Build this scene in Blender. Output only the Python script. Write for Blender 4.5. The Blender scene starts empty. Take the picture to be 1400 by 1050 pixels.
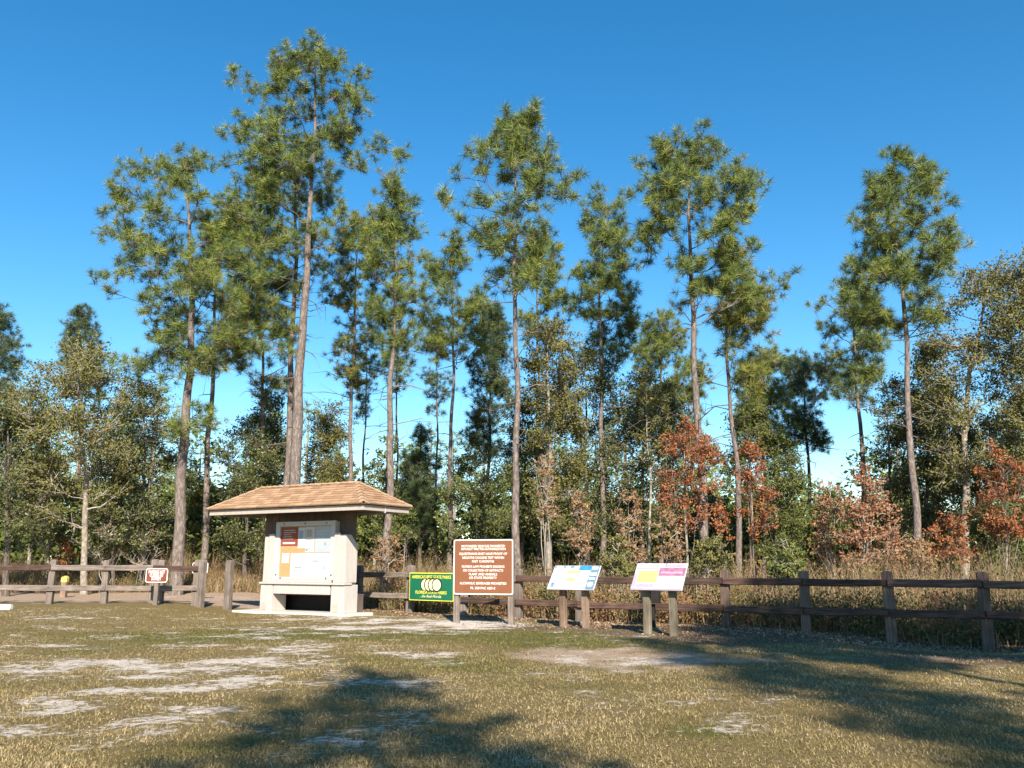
import bpy, math, random
import numpy as np
from mathutils import Vector, Matrix

# ------------------------------------------------------------------ camera, sky, sun, exposure
scene = bpy.context.scene
F_PX = 1167.0                       # focal length in photograph pixels (1400 wide)
PITCH = math.atan(243.0 / F_PX)
EYE = 1.45
cam_d = bpy.data.cameras.new('camera')
cam_d.sensor_width = 36.0
cam_d.lens = 36.0 * F_PX / 1400.0
cam_d.clip_start = 0.1
cam_d.clip_end = 3000
cam = bpy.data.objects.new('camera', cam_d)
scene.collection.objects.link(cam)
cam.location = (0, 0, EYE)
cam.rotation_euler = (math.pi / 2 + PITCH, 0, 0)
scene.camera = cam

SUN_EL, SUN_AZ = 33.0, 10.0         # sun stands behind the camera, a little to its right
world = bpy.data.worlds.new('World')
scene.world = world
world.use_nodes = True
wn = world.node_tree
bg = wn.nodes['Background']
sky = wn.nodes.new('ShaderNodeTexSky')
sky.sky_type = 'NISHITA'
sky.sun_disc = False
sky.sun_elevation = math.radians(SUN_EL)
sky.sun_rotation = math.radians(180 - SUN_AZ)
sky.altitude = 0
sky.air_density = 1.0
sky.dust_density = 0.1
sky.ozone_density = 2.2
hsv = wn.nodes.new('ShaderNodeHueSaturation')
hsv.inputs['Saturation'].default_value = 1.37
hsv.inputs['Hue'].default_value = 0.494
wn.links.new(sky.outputs[0], hsv.inputs['Color'])
wn.links.new(hsv.outputs[0], bg.inputs[0])
bg.inputs[1].default_value = 0.1

sun_d = bpy.data.lights.new('sun', 'SUN')
sun_d.energy = 5.0
sun_d.angle = math.radians(0.55)
sun_d.color = (1.0, 0.915, 0.79)
sun = bpy.data.objects.new('sun', sun_d)
scene.collection.objects.link(sun)
_el, _az = math.radians(SUN_EL), math.radians(SUN_AZ)
LIGHT = Vector((-math.sin(_az) * math.cos(_el), math.cos(_az) * math.cos(_el), -math.sin(_el)))
sun.rotation_euler = LIGHT.to_track_quat('-Z', 'Y').to_euler()
sun.location = (6, -20, 30)

vs = scene.view_settings
vs.view_transform = 'Standard'
vs.look = 'None'
vs.gamma = 1.0
vs.exposure = 1.05
vs.use_curve_mapping = False
scene.cycles.max_bounces = 6
scene.cycles.transparent_max_bounces = 4
scene.cycles.use_denoising = True

# ------------------------------------------------------------------ helpers
CO = scene.collection.objects
rng = np.random.default_rng(11)
random.seed(5)
CP, SP = math.cos(PITCH), math.sin(PITCH)


def at(px, py, Y):
    """world point at forward distance Y (metres) seen at photograph pixel (px, py)"""
    u, v = (px - 700) / F_PX, (525 - py) / F_PX
    k = Y / (CP - v * SP)
    return np.array([u * k, Y, EYE + (SP + v * CP) * k])


def atg(px, Y):
    """point of the ground at pixel column px and distance Y"""
    x = (px - 700) / F_PX * Y * CP
    for _ in range(3):
        z = float(gz(x, Y))
        x = (px - 700) / F_PX * (Y * CP + (z - EYE) * SP)
    return np.array([x, Y, float(gz(x, Y))])


_tab = np.random.default_rng(3).random((256, 256))


def vnoise(x, y, s=1.0, seed=0):
    x = np.asarray(x, float) / s + seed * 17.31
    y = np.asarray(y, float) / s + seed * 9.77
    xi, yi = np.floor(x).astype(int), np.floor(y).astype(int)
    fx, fy = x - xi, y - yi
    fx, fy = fx * fx * (3 - 2 * fx), fy * fy * (3 - 2 * fy)
    g = lambda a, b: _tab[a % 256, b % 256]
    return (g(xi, yi) * (1 - fx) + g(xi + 1, yi) * fx) * (1 - fy) + (g(xi, yi + 1) * (1 - fx) + g(xi + 1, yi + 1) * fx) * fy


def fbm(x, y, s, oct=4, seed=0):
    a, t, n = 1.0, 0.0, 0.0
    for k in range(oct):
        n = n + a * vnoise(x, y, s / 2 ** k, seed + k)
        t += a
        a *= 0.55
    return n / t


def sstep(a, b, x):
    t = np.clip((np.asarray(x, float) - a) / (b - a), 0, 1)
    return t * t * (3 - 2 * t)


def gz(x, y):
    x, y = np.asarray(x, float), np.asarray(y, float)
    z = 0.19 * sstep(-7.6, -10.6, x) * sstep(9, 24, y)
    z = z + 0.03 * sstep(-2, -6, x) * sstep(12, 22, y)
    z = z - 0.27 * np.exp(-((x - 9.0) / 2.3) ** 2 - ((y - 17.3) / 2.2) ** 2)
    z = z + 0.25 * sstep(30, 60, y)
    z = z + 0.05 * (fbm(x, y, 2.5, 3, 4) - 0.5) + 0.02 * (vnoise(x, y, 0.35, 8) - 0.5)
    return z


def mesh_from(name, V, tris=None, quads=None, mat=None, v=None, smooth=False):
    V = np.asarray(V, np.float32).reshape(-1, 3)
    me = bpy.data.meshes.new(name)
    me.vertices.add(len(V))
    me.vertices.foreach_set('co', V.ravel())
    idx, tot = [], []
    if tris is not None and len(tris):
        t = np.asarray(tris, np.int32).reshape(-1, 3)
        idx.append(t.ravel()); tot.append(np.full(len(t), 3, np.int32))
    if quads is not None and len(quads):
        q = np.asarray(quads, np.int32).reshape(-1, 4)
        idx.append(q.ravel()); tot.append(np.full(len(q), 4, np.int32))
    idx, tot = np.concatenate(idx), np.concatenate(tot)
    st = np.concatenate([[0], np.cumsum(tot)[:-1]]).astype(np.int32)
    me.loops.add(len(idx)); me.loops.foreach_set('vertex_index', idx)
    me.polygons.add(len(tot)); me.polygons.foreach_set('loop_start', st)
    try:
        me.polygons.foreach_set('loop_total', tot)
    except Exception:
        pass
    me.polygons.foreach_set('use_smooth', np.full(len(tot), smooth, bool))
    if v is not None:
        at_ = me.attributes.new('v', 'FLOAT', 'POINT')
        at_.data.foreach_set('value', np.asarray(v, np.float32).ravel())
    me.update(calc_edges=True)
    if mat:
        me.materials.append(mat)
    return me


def obj(name, me, parent=None, loc=(0, 0, 0), rot=(0, 0, 0)):
    o = bpy.data.objects.new(name, me)
    CO.link(o)
    o.parent = parent
    o.location = loc
    o.rotation_euler = rot
    return o


def tag(o, label, cat=None, group=None, kind=None):
    o['label'] = label
    if cat: o['category'] = cat
    if group: o['group'] = group
    if kind: o['kind'] = kind
    return o


def empty(name, loc, rz=0.0):
    o = bpy.data.objects.new(name, None)
    o.empty_display_size = 0.2
    CO.link(o)
    o.location = loc
    o.rotation_euler = (0, 0, rz)
    return o


class MB:
    """collects boxes and prisms into one mesh"""
    def __init__(s):
        s.v, s.f = [], []

    def box(s, a, b):
        n = len(s.v)
        (x0, y0, z0), (x1, y1, z1) = a, b
        s.v += [(x0, y0, z0), (x1, y0, z0), (x1, y1, z0), (x0, y1, z0), (x0, y0, z1), (x1, y0, z1), (x1, y1, z1), (x0, y1, z1)]
        s.f += [tuple(n + i for i in q) for q in ((0, 3, 2, 1), (4, 5, 6, 7), (0, 1, 5, 4), (1, 2, 6, 5), (2, 3, 7, 6), (3, 0, 4, 7))]
        return s

    def poly_y(s, pts, y0, y1):
        """polygon in the x-z plane (counter-clockwise seen from -y) extruded from y0 to y1"""
        n, m = len(s.v), len(pts)
        s.v += [(x, y0, z) for x, z in pts] + [(x, y1, z) for x, z in pts]
        s.f += [tuple(n + i for i in range(m)), tuple(n + m + i for i in reversed(range(m)))]
        for i in range(m):
            j = (i + 1) % m
            s.f.append((n + j, n + i, n + m + i, n + m + j))
        return s

    def build(s, name, mat, parent=None, loc=(0, 0, 0), rot=(0, 0, 0), bevel=0.0):
        me = bpy.data.meshes.new(name)
        me.from_pydata(s.v, [], s.f)
        me.update()
        me.materials.append(mat)
        o = obj(name, me, parent, loc, rot)
        if bevel:
            b = o.modifiers.new('bevel', 'BEVEL')
            b.width = bevel; b.segments = 2; b.limit_method = 'ANGLE'
        return o


def rounded(w, h, r, n=5):
    pts = []
    for cx, cz, a0 in ((w / 2 - r, h / 2 - r, 0), (-w / 2 + r, h / 2 - r, 90), (-w / 2 + r, -h / 2 + r, 180), (w / 2 - r, -h / 2 + r, 270)):
        for k in range(n + 1):
            a = math.radians(a0 + 90 * k / n)
            pts.append((cx + r * math.cos(a), cz + r * math.sin(a)))
    return pts


# ------------------------------------------------------------------ materials
def new_mat(name):
    m = bpy.data.materials.new(name)
    m.use_nodes = True
    nt = m.node_tree
    return m, nt, nt.nodes, nt.links, nt.nodes['Principled BSDF']


def ramp(n, stops):
    r = n.new('ShaderNodeValToRGB')
    e = r.color_ramp.elements
    while len(e) < len(stops):
        e.new(0.5)
    for k, (p, c) in enumerate(stops):
        e[k].position = p
        e[k].color = (*c, 1)
    return r


def plain(name, col, rough=0.6, var=0.12, scale=6.0, bump=0.0, spec=0.3):
    m, nt, n, l, b = new_mat(name)
    t = n.new('ShaderNodeTexCoord')
    no = n.new('ShaderNodeTexNoise'); no.inputs['Scale'].default_value = scale; no.inputs['Detail'].default_value = 5
    l.new(t.outputs['Object'], no.inputs['Vector'])
    lo = tuple(max(0, c * (1 - var)) for c in col); hi = tuple(min(1, c * (1 + var)) for c in col)
    r = ramp(n, [(0.3, lo), (0.7, hi)])
    l.new(no.outputs['Fac'], r.inputs['Fac'])
    l.new(r.outputs['Color'], b.inputs['Base Color'])
    b.inputs['Roughness'].default_value = rough
    b.inputs['Specular IOR Level'].default_value = spec
    if bump:
        bp = n.new('ShaderNodeBump'); bp.inputs['Strength'].default_value = bump; bp.inputs['Distance'].default_value = 0.01
        l.new(no.outputs['Fac'], bp.inputs['Height']); l.new(bp.outputs['Normal'], b.inputs['Normal'])
    return m


def wood(name, c0, c1, c2, axis='X', rough=0.85):
    m, nt, n, l, b = new_mat(name)
    t = n.new('ShaderNodeTexCoord')
    oi = n.new('ShaderNodeObjectInfo')
    mp = n.new('ShaderNodeMapping')
    mp.inputs['Scale'].default_value = {'X': (1.2, 22, 22), 'Z': (22, 22, 1.2)}[axis]
    add = n.new('ShaderNodeVectorMath'); add.operation = 'ADD'
    l.new(t.outputs['Object'], add.inputs[0]); l.new(oi.outputs['Random'], add.inputs[1])
    l.new(add.outputs[0], mp.inputs['Vector'])
    no = n.new('ShaderNodeTexNoise'); no.inputs['Scale'].default_value = 1.6; no.inputs['Detail'].default_value = 8; no.inputs['Roughness'].default_value = 0.65
    l.new(mp.outputs[0], no.inputs['Vector'])
    r = ramp(n, [(0.28, c0), (0.5, c1), (0.74, c2)])
    l.new(no.outputs['Fac'], r.inputs['Fac'])
    n2 = n.new('ShaderNodeTexNoise'); n2.inputs['Scale'].default_value = 2.6; n2.inputs['Detail'].default_value = 4
    l.new(add.outputs[0], n2.inputs['Vector'])
    mr = n.new('ShaderNodeMapRange'); mr.inputs['From Min'].default_value = 0.3; mr.inputs['From Max'].default_value = 0.7
    mr.inputs['To Min'].default_value = 0.68; mr.inputs['To Max'].default_value = 1.2
    l.new(n2.outputs['Fac'], mr.inputs['Value'])
    r2 = n.new('ShaderNodeMapRange'); r2.inputs['To Min'].default_value = 0.8; r2.inputs['To Max'].default_value = 1.2
    l.new(oi.outputs['Random'], r2.inputs['Value'])
    mu = n.new('ShaderNodeMath'); mu.operation = 'MULTIPLY'
    l.new(mr.outputs[0], mu.inputs[0]); l.new(r2.outputs[0], mu.inputs[1])
    hs = n.new('ShaderNodeHueSaturation')
    l.new(r.outputs['Color'], hs.inputs['Color']); l.new(mu.outputs[0], hs.inputs['Value'])
    l.new(hs.outputs['Color'], b.inputs['Base Color'])
    bp = n.new('ShaderNodeBump'); bp.inputs['Strength'].default_value = 0.7; bp.inputs['Distance'].default_value = 0.012
    l.new(no.outputs['Fac'], bp.inputs['Height']); l.new(bp.outputs['Normal'], b.inputs['Normal'])
    b.inputs['Roughness'].default_value = rough
    b.inputs['Specular IOR Level'].default_value = 0.15
    return m


def bark(name, stops, zs=0.32, scale=9.0):
    m, nt, n, l, b = new_mat(name)
    t = n.new('ShaderNodeTexCoord')
    mp = n.new('ShaderNodeMapping'); mp.inputs['Scale'].default_value = (1, 1, zs)
    l.new(t.outputs['Object'], mp.inputs['Vector'])
    vo = n.new('ShaderNodeTexVoronoi'); vo.feature = 'DISTANCE_TO_EDGE'; vo.inputs['Scale'].default_value = scale
    no = n.new('ShaderNodeTexNoise'); no.inputs['Scale'].default_value = scale * 1.3; no.inputs['Detail'].default_value = 7; no.inputs['Roughness'].default_value = 0.7
    l.new(mp.outputs[0], no.inputs['Vector'])
    ad = n.new('ShaderNodeVectorMath'); ad.operation = 'MULTIPLY_ADD'
    ad.inputs[1].default_value = (0.3, 0.3, 0.3)
    l.new(no.outputs['Color'], ad.inputs[0]); l.new(mp.outputs[0], ad.inputs[2])
    l.new(ad.outputs[0], vo.inputs['Vector'])
    s = n.new('ShaderNodeMapRange'); s.inputs['From Max'].default_value = 0.22
    l.new(vo.outputs['Distance'], s.inputs['Value'])
    mx = n.new('ShaderNodeMath'); mx.operation = 'MULTIPLY_ADD'; mx.inputs[1].default_value = 0.22
    sc = n.new('ShaderNodeMath'); sc.operation = 'MULTIPLY'; sc.inputs[1].default_value = 0.86
    l.new(no.outputs['Fac'], sc.inputs[0])
    l.new(s.outputs[0], mx.inputs[0]); l.new(sc.outputs[0], mx.inputs[2])
    r = ramp(n, stops)
    l.new(mx.outputs[0], r.inputs['Fac'])
    l.new(r.outputs['Color'], b.inputs['Base Color'])
    bp = n.new('ShaderNodeBump'); bp.inputs['Strength'].default_value = 0.9; bp.inputs['Distance'].default_value = 0.03
    l.new(mx.outputs[0], bp.inputs['Height']); l.new(bp.outputs['Normal'], b.inputs['Normal'])
    b.inputs['Roughness'].default_value = 0.9
    b.inputs['Specular IOR Level'].default_value = 0.1
    return m


def foliage(name, stops, transl=0.3, rough=0.5, spec=0.25):
    m, nt, n, l, b = new_mat(name)
    a = n.new('ShaderNodeAttribute'); a.attribute_name = 'v'
    r = ramp(n, stops)
    l.new(a.outputs['Fac'], r.inputs['Fac'])
    l.new(r.outputs['Color'], b.inputs['Base Color'])
    b.inputs['Roughness'].default_value = rough
    b.inputs['Specular IOR Level'].default_value = spec
    if transl:
        tr = n.new('ShaderNodeBsdfTranslucent')
        l.new(r.outputs['Color'], tr.inputs['Color'])
        mx = n.new('ShaderNodeMixShader'); mx.inputs[0].default_value = transl
        out = n['Material Output']
        l.new(b.outputs[0], mx.inputs[1]); l.new(tr.outputs[0], mx.inputs[2]); l.new(mx.outputs[0], out.inputs['Surface'])
    return m


M = {}
M['needle'] = foliage('pine_needles', [(0.0, (0.050, 0.088, 0.032)), (0.3, (0.110, 0.155, 0.040)), (0.65, (0.188, 0.230, 0.047)), (0.95, (0.285, 0.300, 0.064)), (1.0, (0.30, 0.16, 0.06))], 0.12)
M['needle_yellow'] = foliage('pine_needles_yellowish', [(0.0, (0.082, 0.115, 0.03)), (0.4, (0.17, 0.195, 0.042)), (0.8, (0.26, 0.265, 0.058)), (1.0, (0.32, 0.21, 0.07))], 0.15)
M['needle_dark'] = foliage('pine_needles_dark', [(0.0, (0.036, 0.064, 0.032)), (0.5, (0.078, 0.112, 0.044)), (1.0, (0.15, 0.175, 0.055))], 0.15)
M['leaf_olive'] = foliage('olive_leaves', [(0.0, (0.07, 0.078, 0.024)), (0.45, (0.145, 0.145, 0.038)), (0.8, (0.235, 0.205, 0.055)), (1.0, (0.29, 0.225, 0.085))], 0.2)
M['leaf_dark'] = foliage('dark_evergreen_leaves', [(0.0, (0.034, 0.050, 0.017)), (0.5, (0.085, 0.102, 0.026)), (0.85, (0.175, 0.175, 0.042)), (1.0, (0.22, 0.20, 0.06))], 0.15, 0.4, 0.4)
M['leaf_green'] = foliage('mid_green_leaves', [(0.0, (0.050, 0.075, 0.020)), (0.5, (0.115, 0.138, 0.030)), (0.9, (0.205, 0.21, 0.048)), (1.0, (0.26, 0.21, 0.07))], 0.2)
M['leaf_red'] = foliage('russet_oak_leaves', [(0.0, (0.12, 0.045, 0.024)), (0.4, (0.29, 0.098, 0.036)), (0.8, (0.42, 0.165, 0.058)), (1.0, (0.37, 0.225, 0.10))], 0.2)
M['leaf_orange'] = foliage('salmon_orange_leaves', [(0.0, (0.18, 0.082, 0.045)), (0.5, (0.38, 0.18, 0.09)), (1.0, (0.45, 0.27, 0.15))], 0.2)
M['leaf_tan'] = foliage('tan_dry_leaves', [(0.0, (0.16, 0.085, 0.042)), (0.5, (0.33, 0.195, 0.095)), (1.0, (0.43, 0.29, 0.15))], 0.25)
M['brush'] = foliage('dry_weeds', [(0.0, (0.085, 0.07, 0.030)), (0.3, (0.165, 0.12, 0.058)), (0.55, (0.26, 0.18, 0.10)), (0.85, (0.43, 0.325, 0.19)), (1.0, (0.36, 0.21, 0.12))], 0.2, 0.7, 0.1)
M['brush_leaf'] = foliage('weed_leaves', [(0.0, (0.05, 0.06, 0.02)), (0.4, (0.115, 0.115, 0.032)), (0.7, (0.21, 0.18, 0.058)), (0.88, (0.28, 0.18, 0.08)), (1.0, (0.30, 0.14, 0.065))], 0.2)
M['litter'] = foliage('fallen_leaves', [(0.0, (0.10, 0.062, 0.036)), (0.5, (0.24, 0.155, 0.095)), (0.85, (0.36, 0.25, 0.16)), (1.0, (0.50, 0.38, 0.27))], 0.1, 0.8, 0.1)
M['grass'] = foliage('lawn_grass', [(0.0, (0.085, 0.095, 0.024)), (0.3, (0.165, 0.15, 0.045)), (0.6, (0.275, 0.21, 0.085)), (0.85, (0.39, 0.295, 0.145)), (1.0, (0.48, 0.375, 0.215))], 0.2, 0.6, 0.15)
M['bark_pine'] = bark('pine_bark', [(0.25, (0.055, 0.042, 0.036)), (0.5, (0.155, 0.122, 0.105)), (0.8, (0.29, 0.24, 0.21))])
M['bark_grey'] = bark('grey_bark', [(0.2, (0.09, 0.075, 0.06)), (0.5, (0.24, 0.205, 0.17)), (0.8, (0.42, 0.37, 0.31))], 0.5, 6)
M['bark_pale'] = bark('pale_bark', [(0.25, (0.10, 0.08, 0.06)), (0.5, (0.24, 0.20, 0.155)), (0.8, (0.44, 0.385, 0.31))], 0.7, 7)
M['bark_dark'] = bark('dark_bark', [(0.2, (0.04, 0.03, 0.025)), (0.5, (0.10, 0.08, 0.065)), (0.8, (0.2, 0.165, 0.14))])
M['twig'] = plain('branch_bark', (0.165, 0.135, 0.115), 0.9, 0.35, 3)
M['twig_pale'] = plain('pale_branch_bark', (0.40, 0.345, 0.28), 0.9, 0.3, 3)
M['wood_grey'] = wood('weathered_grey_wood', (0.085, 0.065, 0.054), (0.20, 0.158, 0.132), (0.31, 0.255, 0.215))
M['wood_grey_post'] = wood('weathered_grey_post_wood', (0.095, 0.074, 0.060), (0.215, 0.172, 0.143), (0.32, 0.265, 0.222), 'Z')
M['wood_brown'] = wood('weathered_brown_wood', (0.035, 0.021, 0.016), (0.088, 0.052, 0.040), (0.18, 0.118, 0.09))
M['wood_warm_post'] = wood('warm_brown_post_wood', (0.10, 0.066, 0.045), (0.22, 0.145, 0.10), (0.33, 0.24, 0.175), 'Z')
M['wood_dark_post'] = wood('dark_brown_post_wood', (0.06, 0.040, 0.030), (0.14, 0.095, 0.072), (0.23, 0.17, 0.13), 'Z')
M['wood_olive_post'] = wood('greenish_treated_post_wood', (0.09, 0.075, 0.05), (0.185, 0.155, 0.108), (0.28, 0.24, 0.175), 'Z')
def painted(name, col, dirt):
    """painted boards: faint vertical streaks, blotches and scuffs"""
    m, nt, n, l, b = new_mat(name)
    t = n.new('ShaderNodeTexCoord')
    mp = n.new('ShaderNodeMapping'); mp.inputs['Scale'].default_value = (9, 9, 0.9)
    l.new(t.outputs['Object'], mp.inputs['Vector'])
    n1 = n.new('ShaderNodeTexNoise'); n1.inputs['Scale'].default_value = 1.5; n1.inputs['Detail'].default_value = 7; n1.inputs['Roughness'].default_value = .7
    l.new(mp.outputs[0], n1.inputs['Vector'])
    n2 = n.new('ShaderNodeTexNoise'); n2.inputs['Scale'].default_value = 3.2; n2.inputs['Detail'].default_value = 6; n2.inputs['Roughness'].default_value = .7
    l.new(t.outputs['Object'], n2.inputs['Vector'])
    r1 = ramp(n, [(0.3, tuple(c * .82 for c in col)), (0.62, col)]); l.new(n1.outputs['Fac'], r1.inputs['Fac'])
    r2 = n.new('ShaderNodeMapRange'); r2.inputs['From Min'].default_value = .58; r2.inputs['From Max'].default_value = .78; r2.inputs['To Max'].default_value = .6
    l.new(n2.outputs['Fac'], r2.inputs['Value'])
    mx = n.new('ShaderNodeMix'); mx.data_type = 'RGBA'; mx.inputs['B'].default_value = (*dirt, 1)
    l.new(r2.outputs[0], mx.inputs['Factor']); l.new(r1.outputs['Color'], mx.inputs['A'])
    l.new(mx.outputs['Result'], b.inputs['Base Color'])
    bp = n.new('ShaderNodeBump'); bp.inputs['Strength'].default_value = .25; bp.inputs['Distance'].default_value = .01
    l.new(n1.outputs['Fac'], bp.inputs['Height']); l.new(bp.outputs['Normal'], b.inputs['Normal'])
    b.inputs['Roughness'].default_value = .65; b.inputs['Specular IOR Level'].default_value = .25
    return m


M['cream'] = painted('cream_paint', (0.49, 0.44, 0.40), (0.34, 0.27, 0.21))
M['cream_trim'] = painted('cream_trim_paint', (0.44, 0.375, 0.32), (0.28, 0.21, 0.16))
M['taupe'] = plain('taupe_stain', (0.115, 0.085, 0.072), 0.8, 0.2, 5, 0.2)
M['white'] = plain('white_board', (0.47, 0.455, 0.44), 0.5, 0.03, 4)
M['paper'] = plain('white_paper', (0.52, 0.52, 0.52), 0.5, 0.02, 8)
M['paper_grey'] = plain('pale_blue_paper', (0.37, 0.41, 0.44), 0.5, 0.04, 8)
M['cork'] = plain('orange_cork', (0.42, 0.26, 0.12), 0.85, 0.15, 40)
M['redbrown'] = plain('red_brown_sheet', (0.24, 0.055, 0.03), 0.5, 0.06, 10)
M['ink'] = plain('grey_ink', (0.22, 0.22, 0.24), 0.7, 0.1, 10)
M['ink_blue'] = plain('blue_grey_ink', (0.28, 0.34, 0.42), 0.7, 0.1, 10)
M['black'] = plain('dark_stain_and_shade', (0.016, 0.012, 0.011), 0.8, 0.3, 8)  # leaflet box's own dark brown; on the kiosk's rear panel, painted shade
M['bolt'] = plain('dark_bolt', (0.06, 0.05, 0.05), 0.5, 0.1, 20)
M['sign_brown'] = plain('sign_brown_paint', (0.205, 0.076, 0.034), 0.45, 0.08, 3, 0, 0.4)
M['sign_brown_small'] = plain('small_sign_brown_paint', (0.17, 0.045, 0.025), 0.45, 0.08, 6, 0, 0.4)
M['sign_white'] = plain('sign_white_paint', (0.80, 0.77, 0.72), 0.5, 0.05, 12)
M['sign_green'] = plain('sign_green_paint', (0.008, 0.13, 0.066), 0.45, 0.08, 5, 0, 0.4)
M['sign_yellow'] = plain('sign_yellow_paint', (0.74, 0.66, 0.07), 0.5, 0.06, 12)
M['sign_cream'] = plain('sign_cream_paint', (0.80, 0.74, 0.42), 0.5, 0.05, 12)
M['sign_dark'] = plain('sign_dark_outline', (0.012, 0.03, 0.022), 0.5, 0.1, 12)
M['concrete'] = plain('pale_concrete', (0.52, 0.48, 0.42), 0.85, 0.14, 7, 0.3)
M['white_kerb'] = plain('white_kerb_paint', (0.72, 0.71, 0.70), 0.7, 0.1, 9, 0.2)
M['p_white'] = plain('panel_white', (0.58, 0.56, 0.56), 0.35, 0.03, 5)
M['p_blue'] = plain('panel_blue', (0.04, 0.22, 0.42), 0.35, 0.25, 9)
M['p_teal'] = plain('panel_slate', (0.13, 0.22, 0.30), 0.35, 0.3, 14)
M['p_yellow'] = plain('panel_pale_yellow', (0.66, 0.58, 0.16), 0.35, 0.08, 9)
M['p_pink'] = plain('panel_pink', (0.32, 0.14, 0.21), 0.35, 0.3, 12)
M['p_lilac'] = plain('panel_lilac', (0.44, 0.30, 0.40), 0.35, 0.15, 12)
M['metal'] = plain('aluminium_frame', (0.50, 0.47, 0.50), 0.45, 0.08, 9)
M['yellow_cap'] = plain('yellow_paint', (0.72, 0.50, 0.12), 0.6, 0.1, 12)

# shingles: colour varies from tab to tab
M['shingle'] = foliage('tan_shingles', [(0.0, (0.27, 0.16, 0.092)), (0.45, (0.35, 0.215, 0.127)), (1.0, (0.43, 0.28, 0.175))], 0, 0.9, 0.1)

# ------------------------------------------------------------------ ground
def spots(x, y, lst):
    s = np.zeros_like(x)
    for px, py, rx, ry, k in lst:
        cx, cy = ground_xy(px, py)
        dx = rx / F_PX * cy
        y1 = ground_xy(px, py - ry)[1]; y0 = ground_xy(px, py + ry)[1]
        dy = max(0.25, (y1 - y0) / 2)
        s = s + k * np.exp(-((x - cx) / dx) ** 2 - ((y - cy) / dy) ** 2)
    return s


def ground_xy(px, py):
    a = math.atan((525 - py) / F_PX) + PITCH
    Y = -EYE / math.tan(a)
    return (px - 700) / F_PX * (Y * CP - EYE * SP), Y


SAND = [(110, 912, 150, 14, .55), (60, 905, 110, 10, .4), (330, 908, 110, 10, .5), (340, 935, 90, 10, .55), (200, 940, 60, 8, .4), (80, 968, 90, 9, .42),
        (90, 1000, 60, 7, .42), (200, 1000, 40, 9, .35), (560, 850, 110, 9, .75), (660, 853, 60, 8, .7), (500, 862, 130, 6, .35), (430, 887, 160, 6, .4), (560, 895, 120, 6, .35),
        (120, 862, 160, 6, .34), (40, 880, 80, 5, .34), (860, 900, 130, 10, .25), (780, 900, 110, 10, .3), (600, 935, 70, 9, .4), (640, 978, 60, 5, .25), (700, 940, 60, 5, .25),
        (260, 885, 200, 6, .25)]
GREEN = [(420, 868, 260, 10, .9), (780, 872, 120, 14, 1.0), (640, 900, 160, 10, .6), (300, 875, 160, 9, .5), (960, 1000, 90, 14, .7), (700, 915, 200, 8, .5), (120, 890, 120, 6, .4), (350, 1010, 120, 30, .4), (820, 930, 180, 14, .3), (60, 1035, 60, 20, .4)]
DIRT = [(880, 900, 190, 16, .9), (760, 892, 110, 9, .5), (1300, 903, 150, 7, .45)]
LITTER = [(1180, 868, 260, 14, 1.0), (960, 868, 120, 9, .8), (760, 858, 110, 6, .9), (620, 843, 90, 5, .6), (1330, 900, 160, 14, .8)]

FENCE_R = [atg(490, 26.9), atg(560, 25.4), atg(634, 24.1), atg(709, 23.0), atg(793, 21.9), atg(889, 20.8), atg(993, 19.9), atg(1103, 19.0), atg(1220, 18.15), atg(1352, 17.45), atg(1500, 16.8), atg(1665, 16.2)]


def fence_y(x):
    return np.interp(x, [-60, -9.0] + [p[0] for p in FENCE_R], [27.2, 27.2] + [p[1] for p in FENCE_R])


def masks(x, y):
    near = sstep(60, 24, y)
    right = sstep(1.5, 4, x)
    n1 = fbm(x, y, 2.2, 4, 2)
    n2 = fbm(x, y, 0.6, 3, 31)
    sand = spots(x, y, SAND) * .72 + (n1 - 0.5) * 0.8 + (n2 - 0.5) * 1.3 + (fbm(x * .6, y, 0.28, 2, 33) - .5) * .7
    sand = (sand - .35 * right - .2 * sstep(8.5, 6.5, y)) * near
    green = spots(x, y, GREEN) + (fbm(x, y, 1.5, 3, 12) - 0.5) * 0.9
    lit = spots(x, y, LITTER) + (fbm(x, y, 0.9, 3, 22) - 0.5) * 0.8
    d = y - fence_y(x)
    lit = np.maximum(lit, sstep(-0.9, 0.1, d + (n2 - 0.5) * 0.8) * sstep(-7.5, -5.5, x))
    sand = np.where((d > 0.1) & (x > -7), sand * 0.3, sand)
    # dirt road behind the left fence
    road = sstep(-0.25, 0.15, d + (n2 - .5) * .3) * sstep(-5.5, -7.5, x) * (1 - sstep(7, 10, d + (n1 - .5) * 2))
    road = np.maximum(road, np.clip(spots(x, y, DIRT) + (n2 - .5) * 1.3, 0, 1) * .85)
    return sand, green, lit, road


def axis_pts(dense0, dense1, step, lo, hi):
    a = list(np.arange(dense0, dense1, step))
    s, p = step, dense1
    while p < hi:
        a.append(p); s *= 1.25; p += s
    a.append(hi)
    s, p, b = step, dense0 - step, []
    while p > lo:
        b.append(p); s *= 1.25; p -= s
    b.append(lo)
    return np.array(b[::-1] + a)


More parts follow.
